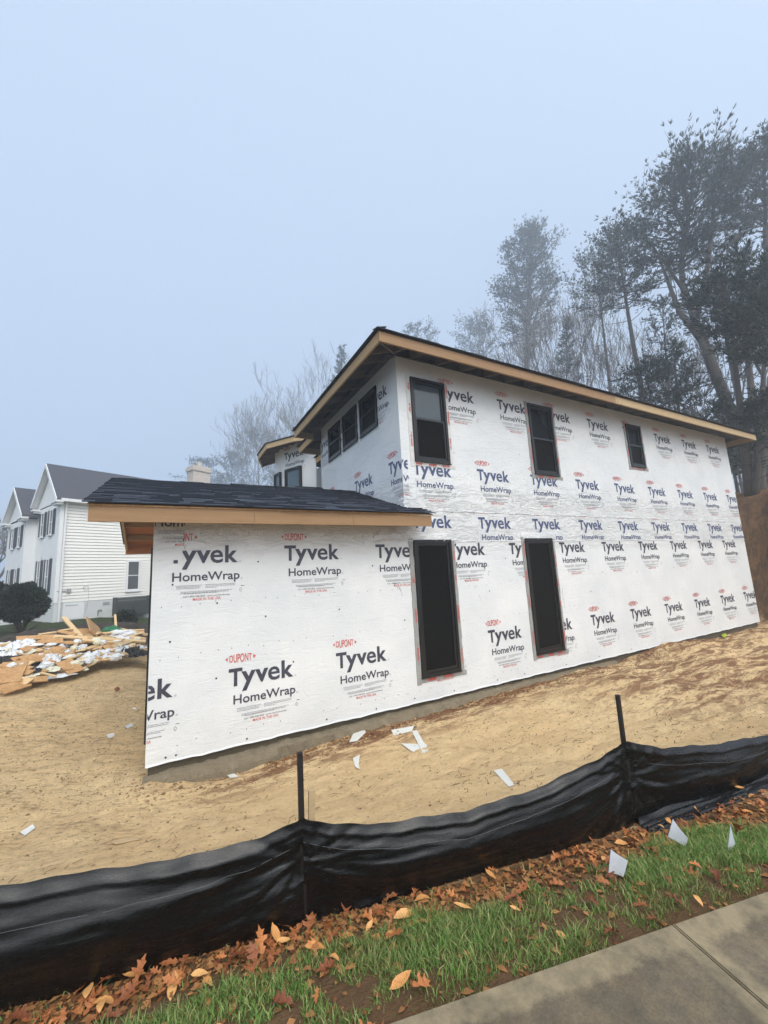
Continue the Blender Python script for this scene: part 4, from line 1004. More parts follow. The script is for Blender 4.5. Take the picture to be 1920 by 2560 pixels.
# ------------------------------------------------------------------ debris pile
def pile():
    Z = lambda x, y: (x / 4.1475, 1500 + y / 4.1475)
    r = random.Random(12)
    def dist(v): return float(np.interp(v, [1540, 1570, 1600, 1650, 1700, 1740], [14.2, 13.2, 12.4, 11.3, 10.5, 10.0]))
    white = simple('white house wrap scrap', (.66, .675, .69), .45, .05, 6, .8, .02); cream = simple('pale foam sheet', (.62, .60, .47), .6, .1, 6, .5, .01)
    blackp = simple('black roofing felt', (.014, .015, .017), .45, .3, 8, .8, .02); green = simple('green plastic sack', (.02, .16, .075), .35, .35, 9, .9, .02)
    # heaped earth and small rubble that the scrap lies on
    mb = MB(); A, B = Vector((-3.9, 6.3, 0)), Vector((-.25, 10.4, 0)); d = (B - A); L = d.length; u = d / L; n_ = Vector((-u.y, u.x, 0)); nx, ny = 80, 34
    for i in range(nx + 1):
        for j in range(ny + 1):
            s, t = i / nx * (L + 2.4) - 1.2, (j / ny - .5) * 4.6; p = A + u * s + n_ * t
            hh = math.exp(-(t / 1.15) ** 2) * min(1, max(0, (s + 1.2) / 1.0)) * min(1, max(0, (L + 1.2 - s) / .8)) * .62
            mb.v.append((p.x, p.y, gz(p.x, p.y) - .06 + hh * (1 + .3 * noise.noise(p * 1.3)) + .08 * noise.noise(p * 4) * min(1, hh * 4)))
    for i in range(nx):
        for j in range(ny): k = i * (ny + 1) + j; mb.f.append((k, k + ny + 1, k + ny + 2, k + 1))
    o = mb.build('debris_mound', simple('dark rubble', (.05, .04, .032), .95, .8, 6, 1, .05), smooth=True); o['kind'] = 'stuff'; tag(o, 'dark heap of earth and felt under the timber scraps', 'debris heap')
    def plank(name, a, b, w, th, mat, lab, roll=0., da=0, db=0, cat='board', group=None):
        (ua, va), (ub, vb) = Z(*a), Z(*b); P = D(ua, va, dist(va) + da); Q = D(ub, vb, dist(vb) + db); w *= 1.15; c = (P + Q) / 2; mb = MB()
        up = Vector((math.sin(roll) * .7, -.45, math.cos(roll))); mb.beam(P - c, Q - c, w, th, None, up=up); o = mb.build(name, mat); o.location = c; return tag(o, lab, cat, group)
    OS, PN = M['osb'], M['pine']; FR = wood('new lumber', (.50, .33, .16), (.68, .50, .28))
    plank('plywood_panel', (150, 640), (730, 535), .26, .02, OS, 'long orange plywood strip crossing the front of the scrap pile', 0.3)
    plank('plywood_panel', (165, 640), (60, 860), .34, .02, OS, 'wide orange plywood leg pointing down at the left end of the pile', .2)
    plank('plywood_panel', (0, 940), (290, 850), .20, .02, OS, 'lowest orange plywood strip at the left edge of the pile', .5)
    plank('plywood_panel', (655, 630), (800, 745), .26, .02, OS, 'short orange plywood rectangle slanting down at the front of the pile', .2)
    plank('plywood_panel', (290, 830), (490, 815), .14, .02, OS, 'short orange plywood wedge under the white plastic', .3)
    plank('plywood_panel', (0, 690), (150, 660), .12, .02, OS, 'small orange plywood end at the far left of the pile', .3)
    plank('plywood_panel', (170, 400), (570, 380), .15, .02, OS, 'flat orange plywood strip near the top left of the pile', .3)
    plank('plywood_panel', (235, 525), (490, 410), .15, .02, OS, 'narrow orange plywood strip rising to the right', .3)
    plank('plywood_panel', (480, 430), (655, 420), .2, .02, OS, 'square orange plywood offcut above the black felt', .2)
    plank('plywood_panel', (960, 230), (1010, 385), .42, .02, OS, 'upright orange plywood panel standing on top of the pile', 1.2, .2, 0)
    plank('plywood_panel', (790, 300), (960, 360), .5, .02, OS, 'broad tan plywood sheet leaning on top of the pile', .9, .3, .2)
    plank('plywood_panel', (1030, 330), (1110, 370), .3, .02, PN, 'pale plywood sheet beside the green sack', .9, .3, .2)
    plank('plywood_panel', (600, 320), (790, 360), .1, .02, OS, 'thin orange plywood strip below the leaning stud', .4)
    plank('plywood_panel', (1080, 500), (1210, 480), .22, .02, OS, 'orange plywood offcut in the middle right of the pile', .3)
    plank('stud', (660, 182), (840, 385), .09, .045, FR, 'pale wooden stud sticking up out of the pile', 0, .4, 0, 'stud')
    plank('stud', (1193, 155), (1203, 290), .05, .04, FR, 'short pale stake standing upright behind the pile', 0, .5, .4, 'stud')
    plank('stud', (560, 378), (1510, 430), .09, .045, FR, 'longest pale stud lying across the whole pile', 0, 0, 0, 'stud')
    plank('stud', (850, 415), (1400, 468), .08, .045, FR, 'second long pale stud just below the longest one', 0, 0, 0, 'stud')
    plank('stud', (1240, 300), (1500, 350), .05, .04, FR, 'pale stud end at the upper right of the pile', 0, .2, .2, 'stud')
    plank('stud', (1320, 320), (1495, 312), .05, .04, FR, 'topmost stud end at the right of the pile', 0, .2, .2, 'stud')
    plank('stud', (1330, 370), (1510, 405), .05, .04, FR, 'thin stud end right of the white sack', 0, .1, .1, 'stud')
    plank('stud', (1150, 540), (1230, 470), .06, .04, FR, 'short pale stud tilted up beside the white sheet', 0, 0, 0, 'stud')
    plank('stud', (620, 320), (760, 300), .05, .03, FR, 'short pale lath at the top of the pile', 0, .1, 0, 'stud')
    plank('stud', (0, 470), (100, 450), .06, .04, FR, 'weathered lath end at the left edge of the pile', 0, 0, 0, 'stud')
    plank('stud', (730, 560), (820, 410), .07, .03, M['pine'], 'weathered tan board leaning in the centre of the pile', 0, 0, 0, 'stud')
    plank('stud', (700, 610), (830, 575), .06, .03, FR, 'short stud under the white sheet at the pile front', 0, 0, 0, 'stud')
    plank('stud', (400, 360), (580, 335), .06, .03, FR, 'upper left lath end with a rounded tip', 0, 0, 0, 'stud')
    def sheet(name, loc, size, mat, label, cat, seed, n=26):
        mb = MB(); sx, sy, sz = size; rr_ = random.Random(seed); ph = rr_.random() * 6; a0 = rr_.uniform(-.5, .5)
        for j in range(n + 1):
            for i in range(n + 1):
                u_, v_ = i / n * 2 - 1, j / n * 2 - 1; k = 1 + .38 * noise.noise((u_ * 1.4 + seed, v_ * 1.4, 1)) + .16 * noise.noise((u_ * 5, v_ * 5, seed))
                e = max(0, 1 - max(abs(u_), abs(v_)) ** 3)
                rg = (1 - 2.2 * abs(noise.noise((u_ * 2.3 + seed, v_ * 1.3, 4)))) * .6 + (1 - 2 * abs(noise.noise((u_ * 5.1, v_ * 3.1 + seed, 7)))) * .35 + .15 * noise.noise((u_ * 11, v_ * 11, seed))
                x_, y_ = u_ * k * sx, v_ * k * sy * 1.5; mb.v.append((x_ * math.cos(a0) - y_ * math.sin(a0), x_ * math.sin(a0) + y_ * math.cos(a0), sz * (.25 + 1.15 * rg) * (.35 + .65 * e) + v_ * sz * .5))
        for j in range(n):
            for i in range(n): q = j * (n + 1) + i; mb.f.append((q, q + 1, q + n + 2, q + n + 1))
        o = mb.build(name, mat); o.location = loc; tag(o, label, cat)
    def cr(x, y, sx, sy, sz, mat, lab, seed, name='plastic_sheet', cat='plastic sheet', dd=0):
        u, v = Z(x, y); p = D(u, v, dist(v) + dd + .2)
        if name != 'sack': return sheet(name, tuple(p), (sx * .78, sy * .6, sz * .62), mat, lab, cat, seed)
        crumple(name, tuple(p), (sx * .88, sy * .65, sz * .85), mat, lab, cat, seed, n=20)
    cr(190, 480, .42, .3, .16, white, 'white wrap heap at the upper left of the pile', 1)
    cr(100, 570, .28, .2, .12, white, 'white wrap tail hanging below the upper left heap', 2)
    cr(520, 640, .22, .16, .2, white, 'bright white folded wrap in the front centre of the pile', 3)
    cr(640, 600, .35, .1, .07, white, 'white wrap tongue reaching right from the front fold', 4)
    cr(1010, 590, .48, .3, .17, white, 'big crinkled translucent white sheet at the front right', 5)
    cr(880, 640, .3, .2, .12, cream, 'dull cream plastic heap at the front of the pile', 6)
    cr(1245, 370, .38, .26, .17, white, 'white sack under the green one on top of the pile', 7, 'sack', 'sack')
    cr(1155, 330, .25, .2, .17, green, 'green plastic sack on top of the pile', 8, 'sack', 'sack')
    cr(1255, 530, .24, .2, .19, white, 'white wrap beside the black felt on the right', 9)
    cr(1340, 560, .30, .2, .2, blackp, 'black felt roll against the white wrap on the right', 10, 'roofing_felt', 'roofing felt')
    cr(1440, 560, .38, .25, .13, blackp, 'flat black felt at the right end of the pile', 11, 'roofing_felt', 'roofing felt')
    cr(1440, 500, .24, .1, .07, white, 'small torn white wrap on the black felt', 12)
    cr(560, 480, .6, .3, .12, blackp, 'black felt spread in the middle of the pile', 13, 'roofing_felt', 'roofing felt', .2)
    cr(250, 720, .3, .2, .1, blackp, 'black felt showing under the plywood strip', 14, 'roofing_felt', 'roofing felt', .1)
    cr(270, 790, .32, .2, .08, cream, 'cream foam sheet at the lower left of the pile', 15)
    cr(430, 730, .4, .2, .08, cream, 'cream foam sheet spilling over the pile front', 16)
    cr(600, 790, .38, .16, .05, white, 'flat white sheet at the lowest front edge of the pile', 17)
    cr(360, 745, .12, .1, .08, blackp, 'small black felt shred on the cream foam', 18, 'roofing_felt', 'roofing felt', -.2)
    cr(470, 510, .14, .1, .07, white, 'small grey white scrap on the black felt', 19)
    cr(450, 405, .24, .1, .06, white, 'white strip between laths near the top left', 20)
    cr(300, 395, .24, .1, .05, white, 'white strip on the top left plywood', 21)
    cr(290, 550, .14, .1, .09, cream, 'small cream foam lump left of centre', 22)
    cr(850, 725, .16, .1, .06, cream, 'cream foam lump at the foot of the plywood rectangle', 23)
    cr(790, 350, .1, .08, .06, white, 'small white knot around the leaning stud', 24)
    cr(680, 480, .12, .1, .1, white, 'small white scrap beside the weathered board', 25)
    cr(830, 500, .16, .1, .1, white, 'crumpled white scrap in the centre of the pile', 26)
    cr(60, 620, .22, .15, .09, blackp, 'dark felt lump at the left edge of the pile', 27, 'roofing_felt', 'roofing felt')
    for k in range(125):                # mixed offcuts
        t = r.random(); x = r.uniform(20, 1500); lo, hi = np.interp(x, [0, 400, 900, 1500], [520, 360, 330, 360]), np.interp(x, [0, 300, 800, 1500], [900, 800, 700, 520]); y = lo + (hi - lo) * r.random()
        a = r.uniform(-.5, .5); Ln = r.uniform(50, 230) * (1 if r.random() < .5 else .5)
        plank('timber_offcut', (x, y), (x + Ln * math.cos(a), y + Ln * math.sin(a) * .6), r.choice((.04, .06, .1, .14)), .02, r.choice((OS, OS, FR, FR, M['pine'])), 'broken timber offcut jumbled in the scrap pile', r.uniform(-.3, .6), r.uniform(-.1, .2), r.uniform(-.1, .2), 'timber offcut', 'timber offcuts in the scrap pile')
    for k in range(26):
        x = r.uniform(20, 1480); lo, hi = np.interp(x, [0, 400, 900, 1500], [540, 390, 380, 400]), np.interp(x, [0, 300, 800, 1500], [880, 800, 700, 540]); y = lo + (hi - lo) * r.random()
        u, v = Z(x, y); p = D(u, v, dist(v)); crumple('paper_scrap', tuple(p), (r.uniform(.05, .13), .07, r.uniform(.03, .07)), r.choice((white, white, cream)), 'small crumpled white scrap jumbled in the timber pile', 'paper scrap', k + 40, 'small white scraps in the pile', n=10)
pile()

# ------------------------------------------------------------------ neighbour house
def neighbour():
    P0 = Vector((-4.60, 18.74, .373)); th = math.radians(26)
    root = thing('siding_house', 'white two storey house with lap siding and shuttered front gables behind the scrap pile', 'house', tuple(P0), th)
    ws = simple('white lap siding', (.78, .77, .73), .6, .05, 2, .1, .003); wb = simple('white painted brick', (.70, .71, .72), .7, .06, 10, .5, .01)
    tr = simple('white trim', (.72, .73, .74), .5, .04, 4, .1, .002); shu = simple('dark shutter', (.045, .05, .065), .6, .2, 10, .4, .004)
    rf = island('neighbour roof', (.055, .057, .07), (.09, .092, .11), .9, .2, .6, 12); gl = glass('neighbour pane', (.10, .11, .12), .2, .5); fd = simple('block foundation', (.56, .58, .58), .8, .1, 3, .3, .01)
    def B(name, boxes, m, parent=root):
        mb = MB()
        for b in boxes: mb.box(*b)
        return mb.build(name, m, parent)
    # side wall (plane v=0, facing -v): clapboards as real laps
    mb = MB(); z = .83; H = 5.75
    while z < H:
        z1 = min(H, z + .155); mb.hexa([(0, -.030, z + .014), (9, -.030, z + .014), (9, .05, z + .014), (0, .05, z + .014), (0, -.004, z1), (9, -.004, z1), (9, .05, z1), (0, .05, z1)]); z = z1
    mb.build('siding', ws, root)
    B('foundation', [(0, 9, -.015, .05, -1.2, .83), (.0, .05, .05, 3.53, -1.2, .83), (-.47, -.42, 3.53, 7, -1.2, .83)], fd)
    B('front_wall', [(0, .06, .05, 3.53, .83, 5.75), (-.47, .0, 3.53, 3.6, .0, 5.3), (-.47, -.41, 3.6, 6.9, .83, 5.3), (-.41, 8, 6.84, 6.9, 0, 5.3)], wb)
    B('corner_board', [(-.02, .13, -.045, -.031, .83, 5.75), (-.02, -.001, -.03, .12, .83, 5.75)], tr)
    B('downspout', [(.16, .24, -.12, -.046, -.3, 5.7)], tr)
    def gable(yc, hw, zf, zp, xo, x_end, ov, wallx, nm):
        # overhanging roof with soffit; ridge along x
        mb = MB()
        for sg in (-1, 1):
            a = (xo, yc, zp); b = (x_end, yc, zp); c = (x_end, yc + sg * hw, zf); d = (xo, yc + sg * hw, zf)
            mb.hexa([Vector(q) - Vector((0, 0, .14)) for q in (a, b, c, d)] + [Vector(q) for q in (a, b, c, d)])
        o = mb.build('roof', rf, root)
        g = MB(); g.poly([(wallx, yc - hw + .2, zf - .05), (wallx, yc, zp - .25), (wallx, yc + hw - .2, zf - .05)]); g.build('gable', wb, root)
        t = MB()
        for sg in (-1, 1): t.beam((xo - .01, yc, zp - .09), (xo - .01, yc + sg * hw, zf - .09), .03, .17, None); 
        t.build('rake_board', tr, o)
        s = MB()
        for sg in (-1, 1):
            s.beam((xo + .02 + (wallx - xo) / 2, yc + sg * .05, zp - .175), (xo + .02 + (wallx - xo) / 2, yc + sg * hw, zf - .175), wallx - xo, .02, None, up=Vector((0, -sg * 1, 1)))
        s.build('soffit', tr, o)
        for sg in (-1, 1):      # eave returns
            r_ = MB(); y0, y1 = sorted((yc + sg * (hw + .08), yc + sg * (hw - .75))); r_.box(xo - .05, wallx, y0, y1, zf - .20, zf - .10); y0, y1 = sorted((yc + sg * (hw - .0), yc + sg * (hw - .68))); r_.box(xo + .02, wallx, y0, y1, zf - .30, zf - .201)
            r_.build('eave_return', tr, o)
    gable(1.76, 2.08, 5.86, 8.02, -.28, 6, .3, 0, 'a'); gable(5.15, 1.95, 5.45, 7.25, -.75, 4, .3, -.47, 'b')
    B('gutter', [(-.1, 9, -.42, -.28, 5.72, 5.86)], tr)
    B('cornice', [(0, 9, -.28, -.02, 5.70, 5.76)], tr)
    # main hip roof further back
    mb = MB(); mb.hexa([(3, .0, 5.8), (14, .0, 5.8), (14, 9, 5.8), (3, 9, 5.8), (5.6, 3.6, 8.15), (13, 3.6, 8.15), (13, 5, 8.15), (5.6, 5, 8.15)]); mb.build('roof', rf, root)
    mb = MB()
    p = [(2.25, 3.8, 7.6), (6.2, 3.8, 7.6), (6.2, 8, 7.6), (2.25, 8, 7.6)]; ap = (4.2, 4.6, 8.75); ap2 = (4.4, 6.5, 8.75)
    for q in ((p[0], p[1], ap), (p[1], p[2], ap2, ap), (p[2], p[3], ap2), (p[3], p[0], ap, ap2)): mb.poly(q)
    mb.build('roof', rf, root)
    # windows: side wall
    def win(plane, a, b, z0, z1, arch=False, shutters=True, x=0):
        P = (lambda u, d, z: (u, -d, z)) if plane == 's' else (lambda u, d, z: (x - d, u, z))
        def bx(mb, a, b, d0, d1, c, e): mb.hexa([P(a, d0, c), P(b, d0, c), P(b, d1, c), P(a, d1, c), P(a, d0, e), P(b, d0, e), P(b, d1, e), P(a, d1, e)])
        f = MB(); k = .09 if plane == 's' else .05; o0 = .035
        bx(f, a, a + k, 0, o0 + .03, z0, z1); bx(f, b - k, b, 0, o0 + .03, z0, z1); bx(f, a + k, b - k, 0, o0 + .03, z1 - k, z1); bx(f, a + k, b - k, 0, o0 + .03, z0, z0 + k); zm = (z0 + z1) / 2; bx(f, a + k, b - k, 0, o0 + .015, zm - .02, zm + .02)
        bx(f, a - .04, b + .04, 0, .10, z0 - .06, z0 - .002)
        w = f.build('window', tr, root); g = MB(); bx(g, a + k, b - k, .0, .033, z0 + k, z1 - k); g.build('pane', gl, w)
        if plane == 'f' and shutters:
            for (p_, q_) in ((a - .30, a - .03), (b + .03, b + .30)):
                s = MB(); bx(s, p_, q_, 0, .05, z0, z1)
                zz = z0 + .08
                while zz < z1 - .08: bx(s, p_ + .03, q_ - .03, .05, .062, zz, zz + .03); zz += .06
                s.build('shutter', shu, root)
        if arch:
            s = MB(); n = 8; pts = [P((a + b) / 2 + (b - a) / 2 * math.cos(PI * i / n), .03, z1 + .22 * math.sin(PI * i / n)) for i in range(n + 1)]; s.poly(pts); s.build('arch', tr, w)
    win('s', 3.06, 3.76, 1.21, 2.86)
    for a in (.93, 2.27): win('f', a - .0, a + .45, 4.22, 5.5, x=0)
    for a in (.95, 2.28): win('f', a, a + .45, 1.24, 3.0, True, x=0)
    for a in (4.2, 5.45): win('f', a, a + .42, 3.85, 5.0, x=-.47); win('f', a, a + .42, 1.0, 2.7, True, x=-.47)
    # hatch, vent, meter, hose ring
    f = B('hatch', [(.36, 1.22, -.05, -.016, .0, .79)], tr); B('hatch_rail', [(.45, .95, -.058, -.051, .66, .68)], shu, f)
    B('vent', [(2.03, 2.33, -.03, -.016, .56, .72)], simple('grey vent', (.30, .31, .31), .6))
    m = B('meter_box', [(.47, .62, -.10, -.031, 1.29, 1.49)], simple('grey metal box', (.30, .31, .32), .5)); B('conduit', [(.06, .47, -.055, -.035, 1.36, 1.385)], simple('grey pipe', (.25, .26, .27), .5), m)
    t = MB(); t.tube([(1.25 + .11 * math.cos(a), -.045, 1.48 + .11 * math.sin(a)) for a in np.linspace(0, 2 * PI, 17)], .008, 5); t.tube([(1.36, -.045, 1.4), (1.38, -.04, .9), (1.3, -.04, .3)], .006, 5); t.build('hose', simple('pale hose', (.45, .47, .44), .6), root)
    t = MB(); t.tube([(1.83, -.05, .05), (1.83, -.06, .32), (1.95, -.08, .34), (1.97, -.1, .24)], .022, 6); t.build('gas_pipe', simple('dark pipe', (.10, .11, .11), .6), root)
    # porch wall left
    B('porch', [(-1.9, -.6, 2.1, 2.3, -.3, .55), (-1.9, -1.7, 2.3, 6, -.3, .55)], fd)
    # lattice screen round the units: separate thing
    c, s = math.cos(th), math.sin(th); loc = P0 + Vector((2.47 * c + .0, 2.47 * s, -.02)); sc = thing('lattice_screen', 'dark grey slatted screen standing against the siding house', 'screen', tuple(loc + Vector((0, 0, -.05))), th)
    mb = MB(); x = 0
    while x < 1.68: mb.box(x, x + .035, -.62, -.60, .05, .98); x += .05
    mb.box(0, 1.7, -.60, -.57, .1, .16); mb.box(0, 1.7, -.60, -.57, .85, .91); mb.build('slats', simple('dark slats', (.045, .055, .055), .7, .3, 6), sc)
    pm_ = simple('dark panel', (.04, .045, .045), .7)
    for xa in (0, 1.67): mb = MB(); mb.box(xa, xa + .03, -.57, -.04, .05, .98); mb.build('side_panel', pm_, sc)
    um_ = simple('grey unit', (.14, .15, .15), .5)
    for xa in (.2, .95): mb = MB(); mb.box(xa, xa + .65, -.5, -.1, 0, .75); mb.build('condenser', um_, sc)
    # chimney rises from the house roof
    a, b = D(476, 1175, 30), D(518, 1175, 30); zc = a.z
    mi = root.matrix_world.copy(); 
    q = Vector(((a.x + b.x) / 2, a.y, 0)) - P0; lx, ly = q.x * c + q.y * s, -q.x * s + q.y * c
    mb = MB(); mb.box(lx - .62, lx + .62, ly - .4, ly + .4, 5, 9.1); mb.box(lx - .70, lx + .70, ly - .47, ly + .47, 9.1, 9.32); mb.box(lx - .64, lx + .64, ly - .42, ly + .42, 9.32, 9.46); mb.box(lx - .12, lx + .12, ly - .12, ly + .12, 9.46, 9.85)
    t = NT('chimney brick'); br = t.n('ShaderNodeTexBrick'); br.inputs['Scale'].default_value = 5; br.inputs['Color1'].default_value = (.42, .36, .31, 1); br.inputs['Color2'].default_value = (.52, .46, .40, 1); br.inputs['Mortar'].default_value = (.5, .5, .48, 1); t.l(t.coord((1, 1, 1), rot=(PI / 2, 0, 0)), br.inputs[0]); t.col(br.outputs[0])
    mb.build('chimney', t.set(.9), root)
    mb = MB(); mb.box(lx - 2.5, lx + 3.5, ly - .5, ly + 4, 4, 6.6); mb.build('rear_wing', ws, root)
neighbour()

# ------------------------------------------------------------------ trees
def foliage_mat(name, a, b, tl=.2):
    t = NT(name); g = t.n('ShaderNodeNewGeometry'); n = t.noise(t.coord(), .6, 3); c = t.mix(g.outputs['Random Per Island'], a, b); c = t.mix(t.ramp(n, [(.35, .5), (.6, 0)]), c, tuple(x * .6 for x in a)); t.col(c); return t.set(.6, 0, .25)
M['needle'] = foliage_mat('pine needles', (.022, .036, .024), (.055, .072, .046)); M['cedar'] = foliage_mat('cedar foliage', (.012, .026, .015), (.034, .056, .028))
M['bush'] = foliage_mat('shrub foliage', (.012, .022, .016), (.035, .05, .032))
M['bark'] = simple('bark', (.085, .072, .062), .95, .5, 3, 1, .03, stretch=(4, 4, 1)); M['bark_grey'] = simple('grey bark', (.17, .155, .14), .95, .4, 3, 1, .02, stretch=(4, 4, 1))
def tuft(V, p, d, r, L, w, n): V.append((p.x, p.y, p.z, d.x, d.y, d.z, L, w, n))
def tuft_mesh(name, V, mat, parent, base, seed=0):
    A = np.array(V); R_ = np.random.RandomState(seed); A = np.repeat(A, A[:, 8].astype(int), axis=0); N = len(A)
    q = A[:, 3:6] + np.stack([R_.normal(0, .42, N), R_.normal(0, .42, N), R_.normal(.22, .38, N)], -1); q /= np.linalg.norm(q, axis=1)[:, None]
    s_ = np.cross(q, R_.rand(N, 3) - .5); s_ /= np.linalg.norm(s_, axis=1)[:, None]; s_ *= A[:, 7:8]
    o = A[:, :3] + q * (A[:, 6] * .1 * R_.rand(N))[:, None] - np.array(base); l = (A[:, 6] * R_.uniform(.6, 1.2, N))[:, None]
    P = np.stack([o, o + q * l * .5 + s_, o + q * l, o + q * l * .5 - s_], 1).reshape(-1, 3)
    return arr_mesh(name, P, np.arange(4 * N).reshape(-1, 4), mat, parent)
def tree_obj(name, label, cat, base, T, V, bark, leaf, group):
    root = thing(name, label, cat, tuple(base), 0, group)
    T.build('trunk', bark, root, smooth=True, origin=None).location = -base
    if V: tuft_mesh('crown', V, leaf, root, base, len(V))
    return root
def pine(label, top, cb, R, nb=60, seed=1, tr=.3, dens=1.0, leaf='needle', shape='round', dead=6, bark='bark', L=.34, w=.05, droop=0., base=None, fork=None, tw=12, name='pine_tree', group='tall pines behind the houses'):
    r = random.Random(seed); top, cb = Vector(top), Vector(cb)
    ax = (top - cb); dirv = ax / ax.z; g0 = cb - dirv * (cb.z - 1.0) * .6
    if base is None: base = Vector((g0.x, g0.y, gz(g0.x, g0.y)))
    T = MB(); H = top.z - base.z; pts = []; n = 12; b1 = r.uniform(-.2, .2)
    for i in range(n + 1):
        t = i / n
        zc = base.z + H * t
        if zc < cb.z: k = (zc - base.z) / max(.1, cb.z - base.z); p = base.lerp(cb, k)
        else: p = cb.lerp(top, (zc - cb.z) / max(.1, top.z - cb.z))
        p = Vector((p.x + b1 * math.sin(t * 5 + seed), p.y + b1 * math.cos(t * 4 + seed), zc)); pts.append(p)
    pts[0].z -= .3
    T.tube(pts, [tr * (1 - .88 * (i / n) ** 1.1) + (.12 * tr if i == 0 else 0) for i in range(n + 1)], 8)
    def axis(z):
        t = (z - base.z) / H * n; i = int(min(n - 1, max(0, t))); return pts[i].lerp(pts[i + 1], t - i)
    V = []
    def branch(p0, az, el, Ln, r0, tufts=True, depth=0):
        d = Vector((math.cos(az) * math.cos(el), math.sin(az) * math.cos(el), math.sin(el))); P = [p0]; m = 5; curve = r.uniform(.05, .35) - droop
        for i in range(m):
            d = (d + Vector((r.gauss(0, .10), r.gauss(0, .10), curve * .35 + r.gauss(0, .05)))).normalized(); P.append(P[-1] + d * (Ln / m))
        T.tube(P, [r0 * (1 - .8 * i / m) for i in range(m + 1)], 4)
        if not tufts: 
            for i in range(2, m):
                for _ in range(2):
                    q = P[i] ; dd = (d + Vector((r.gauss(0, .6), r.gauss(0, .6), r.gauss(0, .4)))).normalized(); T.tube([q, q + dd * Ln * .22], [r0 * .3, r0 * .1], 3)
            return
        for k in range(int(tw * dens * (.5 + Ln / R * .7))):
            t = .42 + .58 * r.random() ** .8; f = t * m; i = min(m - 1, int(f)); q = P[i].lerp(P[i + 1], f - i)
            dd = (d + Vector((r.gauss(0, .75), r.gauss(0, .75), r.gauss(.12, .28)))).normalized(); l = (.35 + Ln * .20) * r.uniform(.5, 1.3); e = q + dd * l
            if True: T.tube([q, e], [max(.008, r0 * .2), .006], 3)
            for kk in range(3): tuft(V, q.lerp(e, .25 + .42 * kk) + Vector((r.gauss(0, .06), r.gauss(0, .06), r.gauss(0, .05))) * (R / 2.5), dd, r, L * .72, w * .36, 6)
    Hc = top.z - cb.z
    for i in range(nb):
        t = (i + r.random()) / nb; z = cb.z + Hc * t * .98
        if shape == 'round': k = math.sin(PI * min(1, .12 + t * .86)) ** .7
        elif shape == 'top': k = (.35 + .65 * t) * math.sqrt(max(0, 1 - max(0, (t - .6) / .42) ** 2))
        elif shape == 'cone': k = 1.02 - t
        else: k = 1
        Ln = R * max(.12, k) * r.uniform(.55, 1.15); az = i * 2.4 + r.uniform(-.5, .5); branch(axis(z), az, r.uniform(-.1, .45) + .5 * t, Ln, tr * .16 * (1 - .5 * t) + .012)
    for i in range(dead):
        z = base.z + (cb.z - base.z) * r.uniform(.45, 1); branch(axis(z), r.random() * 6.28, r.uniform(-.2, .3), R * r.uniform(.35, .8), tr * .10 + .008, False)
    if fork:
        for (zf, q2, rr) in fork: 
            p = axis(zf); q2 = Vector(q2); mid = p.lerp(q2, .45) + Vector((r.uniform(-.3, .3), r.uniform(-.3, .3), -.3)); T.tube([p, mid, q2], [rr, rr * .8, rr * .4], 6)
            for k in range(10): branch(mid.lerp(q2, r.random()), r.random() * 6.28, r.uniform(0, .7), R * r.uniform(.35, .7), .03)
    return tree_obj(name, label, 'tree', base, T, V, M[bark], M[leaf], group)
V_ = DV
pine('largest near pine with a forked trunk and broad crown at the right', V_(1500, 368, 28), V_(1468, 585, 28), 3.6, 120, 1, .36, .95, L=.36, w=.055, shape='round', base=Vector((26.9, 2.5, gz(26.9, 2.5))), fork=[(13.6, V_(1425, 560, 28), .17), (15.2, V_(1545, 420, 28.5), .16), (17.0, V_(1385, 500, 28), .10), (17.5, V_(1600, 500, 28.5), .08)])
pine('pine leaning left of the largest one, its crown touching it', V_(1335, 500, 33), V_(1358, 670, 33), 2.7, 62, 2, .27, 1.0, L=.36, w=.055)
pine('hazy broad two topped pine left of the others above the roof', V_(1148, 500, 58), V_(1137, 745, 58), 5.7, 120, 3, .7, 1.15, L=.6, w=.09, shape='round', fork=[(36, V_(1105, 560, 58), .28), (34, V_(1180, 600, 58), .2)])
pine('low hazy pine just left of the broad two topped pine', V_(1035, 705, 78), V_(1035, 790, 78), 6.0, 50, 4, .35, 1, L=.6, w=.09)
pine('loose thin crowned pine between the two topped and leaning pines', V_(1285, 560, 40), V_(1300, 690, 40), 3.0, 40, 5, .22, .8, L=.42, w=.06)
pine('narrow small pine in front of bare trees above the eave', V_(1225, 690, 46), V_(1222, 840, 46), 1.7, 45, 6, .2, .9, L=.42, w=.06, shape='cone')
pine('pine at the top right edge behind the largest one', V_(1650, 325, 31), V_(1655, 500, 31), 2.9, 70, 7, .33, 1.0, L=.4, w=.06, shape='round')
pine('slender pine between the leaning and the largest pine', V_(1428, 660, 36), V_(1440, 800, 36), 1.8, 26, 8, .16, .7, L=.38, w=.055)
pine('dark dense evergreen below the top right pine, left one', V_(1570, 615, 21), V_(1585, 760, 21), 2.2, 36, 9, .16, 1.25, 'cedar', 'top', L=.30, w=.05, tw=12, group='dark evergreens at the right')
pine('dark dense evergreen at the right edge of the photo', V_(1668, 610, 20), V_(1668, 800, 20), 2.1, 36, 10, .16, 1.2, 'cedar', 'top', L=.30, w=.05, tw=12, group='dark evergreens at the right')
pine('dark low evergreen showing just above the far eave', V_(1400, 800, 26), V_(1410, 930, 26), 2.0, 40, 11, .14, 1.15, 'cedar', 'round', L=.30, w=.05, tw=12, group='dark evergreens at the right')
pine('sparse dark evergreen left of the largest trunk', V_(1455, 745, 27), V_(1470, 940, 27), 2.6, 40, 12, .15, .9, 'cedar', 'cone', L=.28, w=.05, group='dark evergreens at the right')
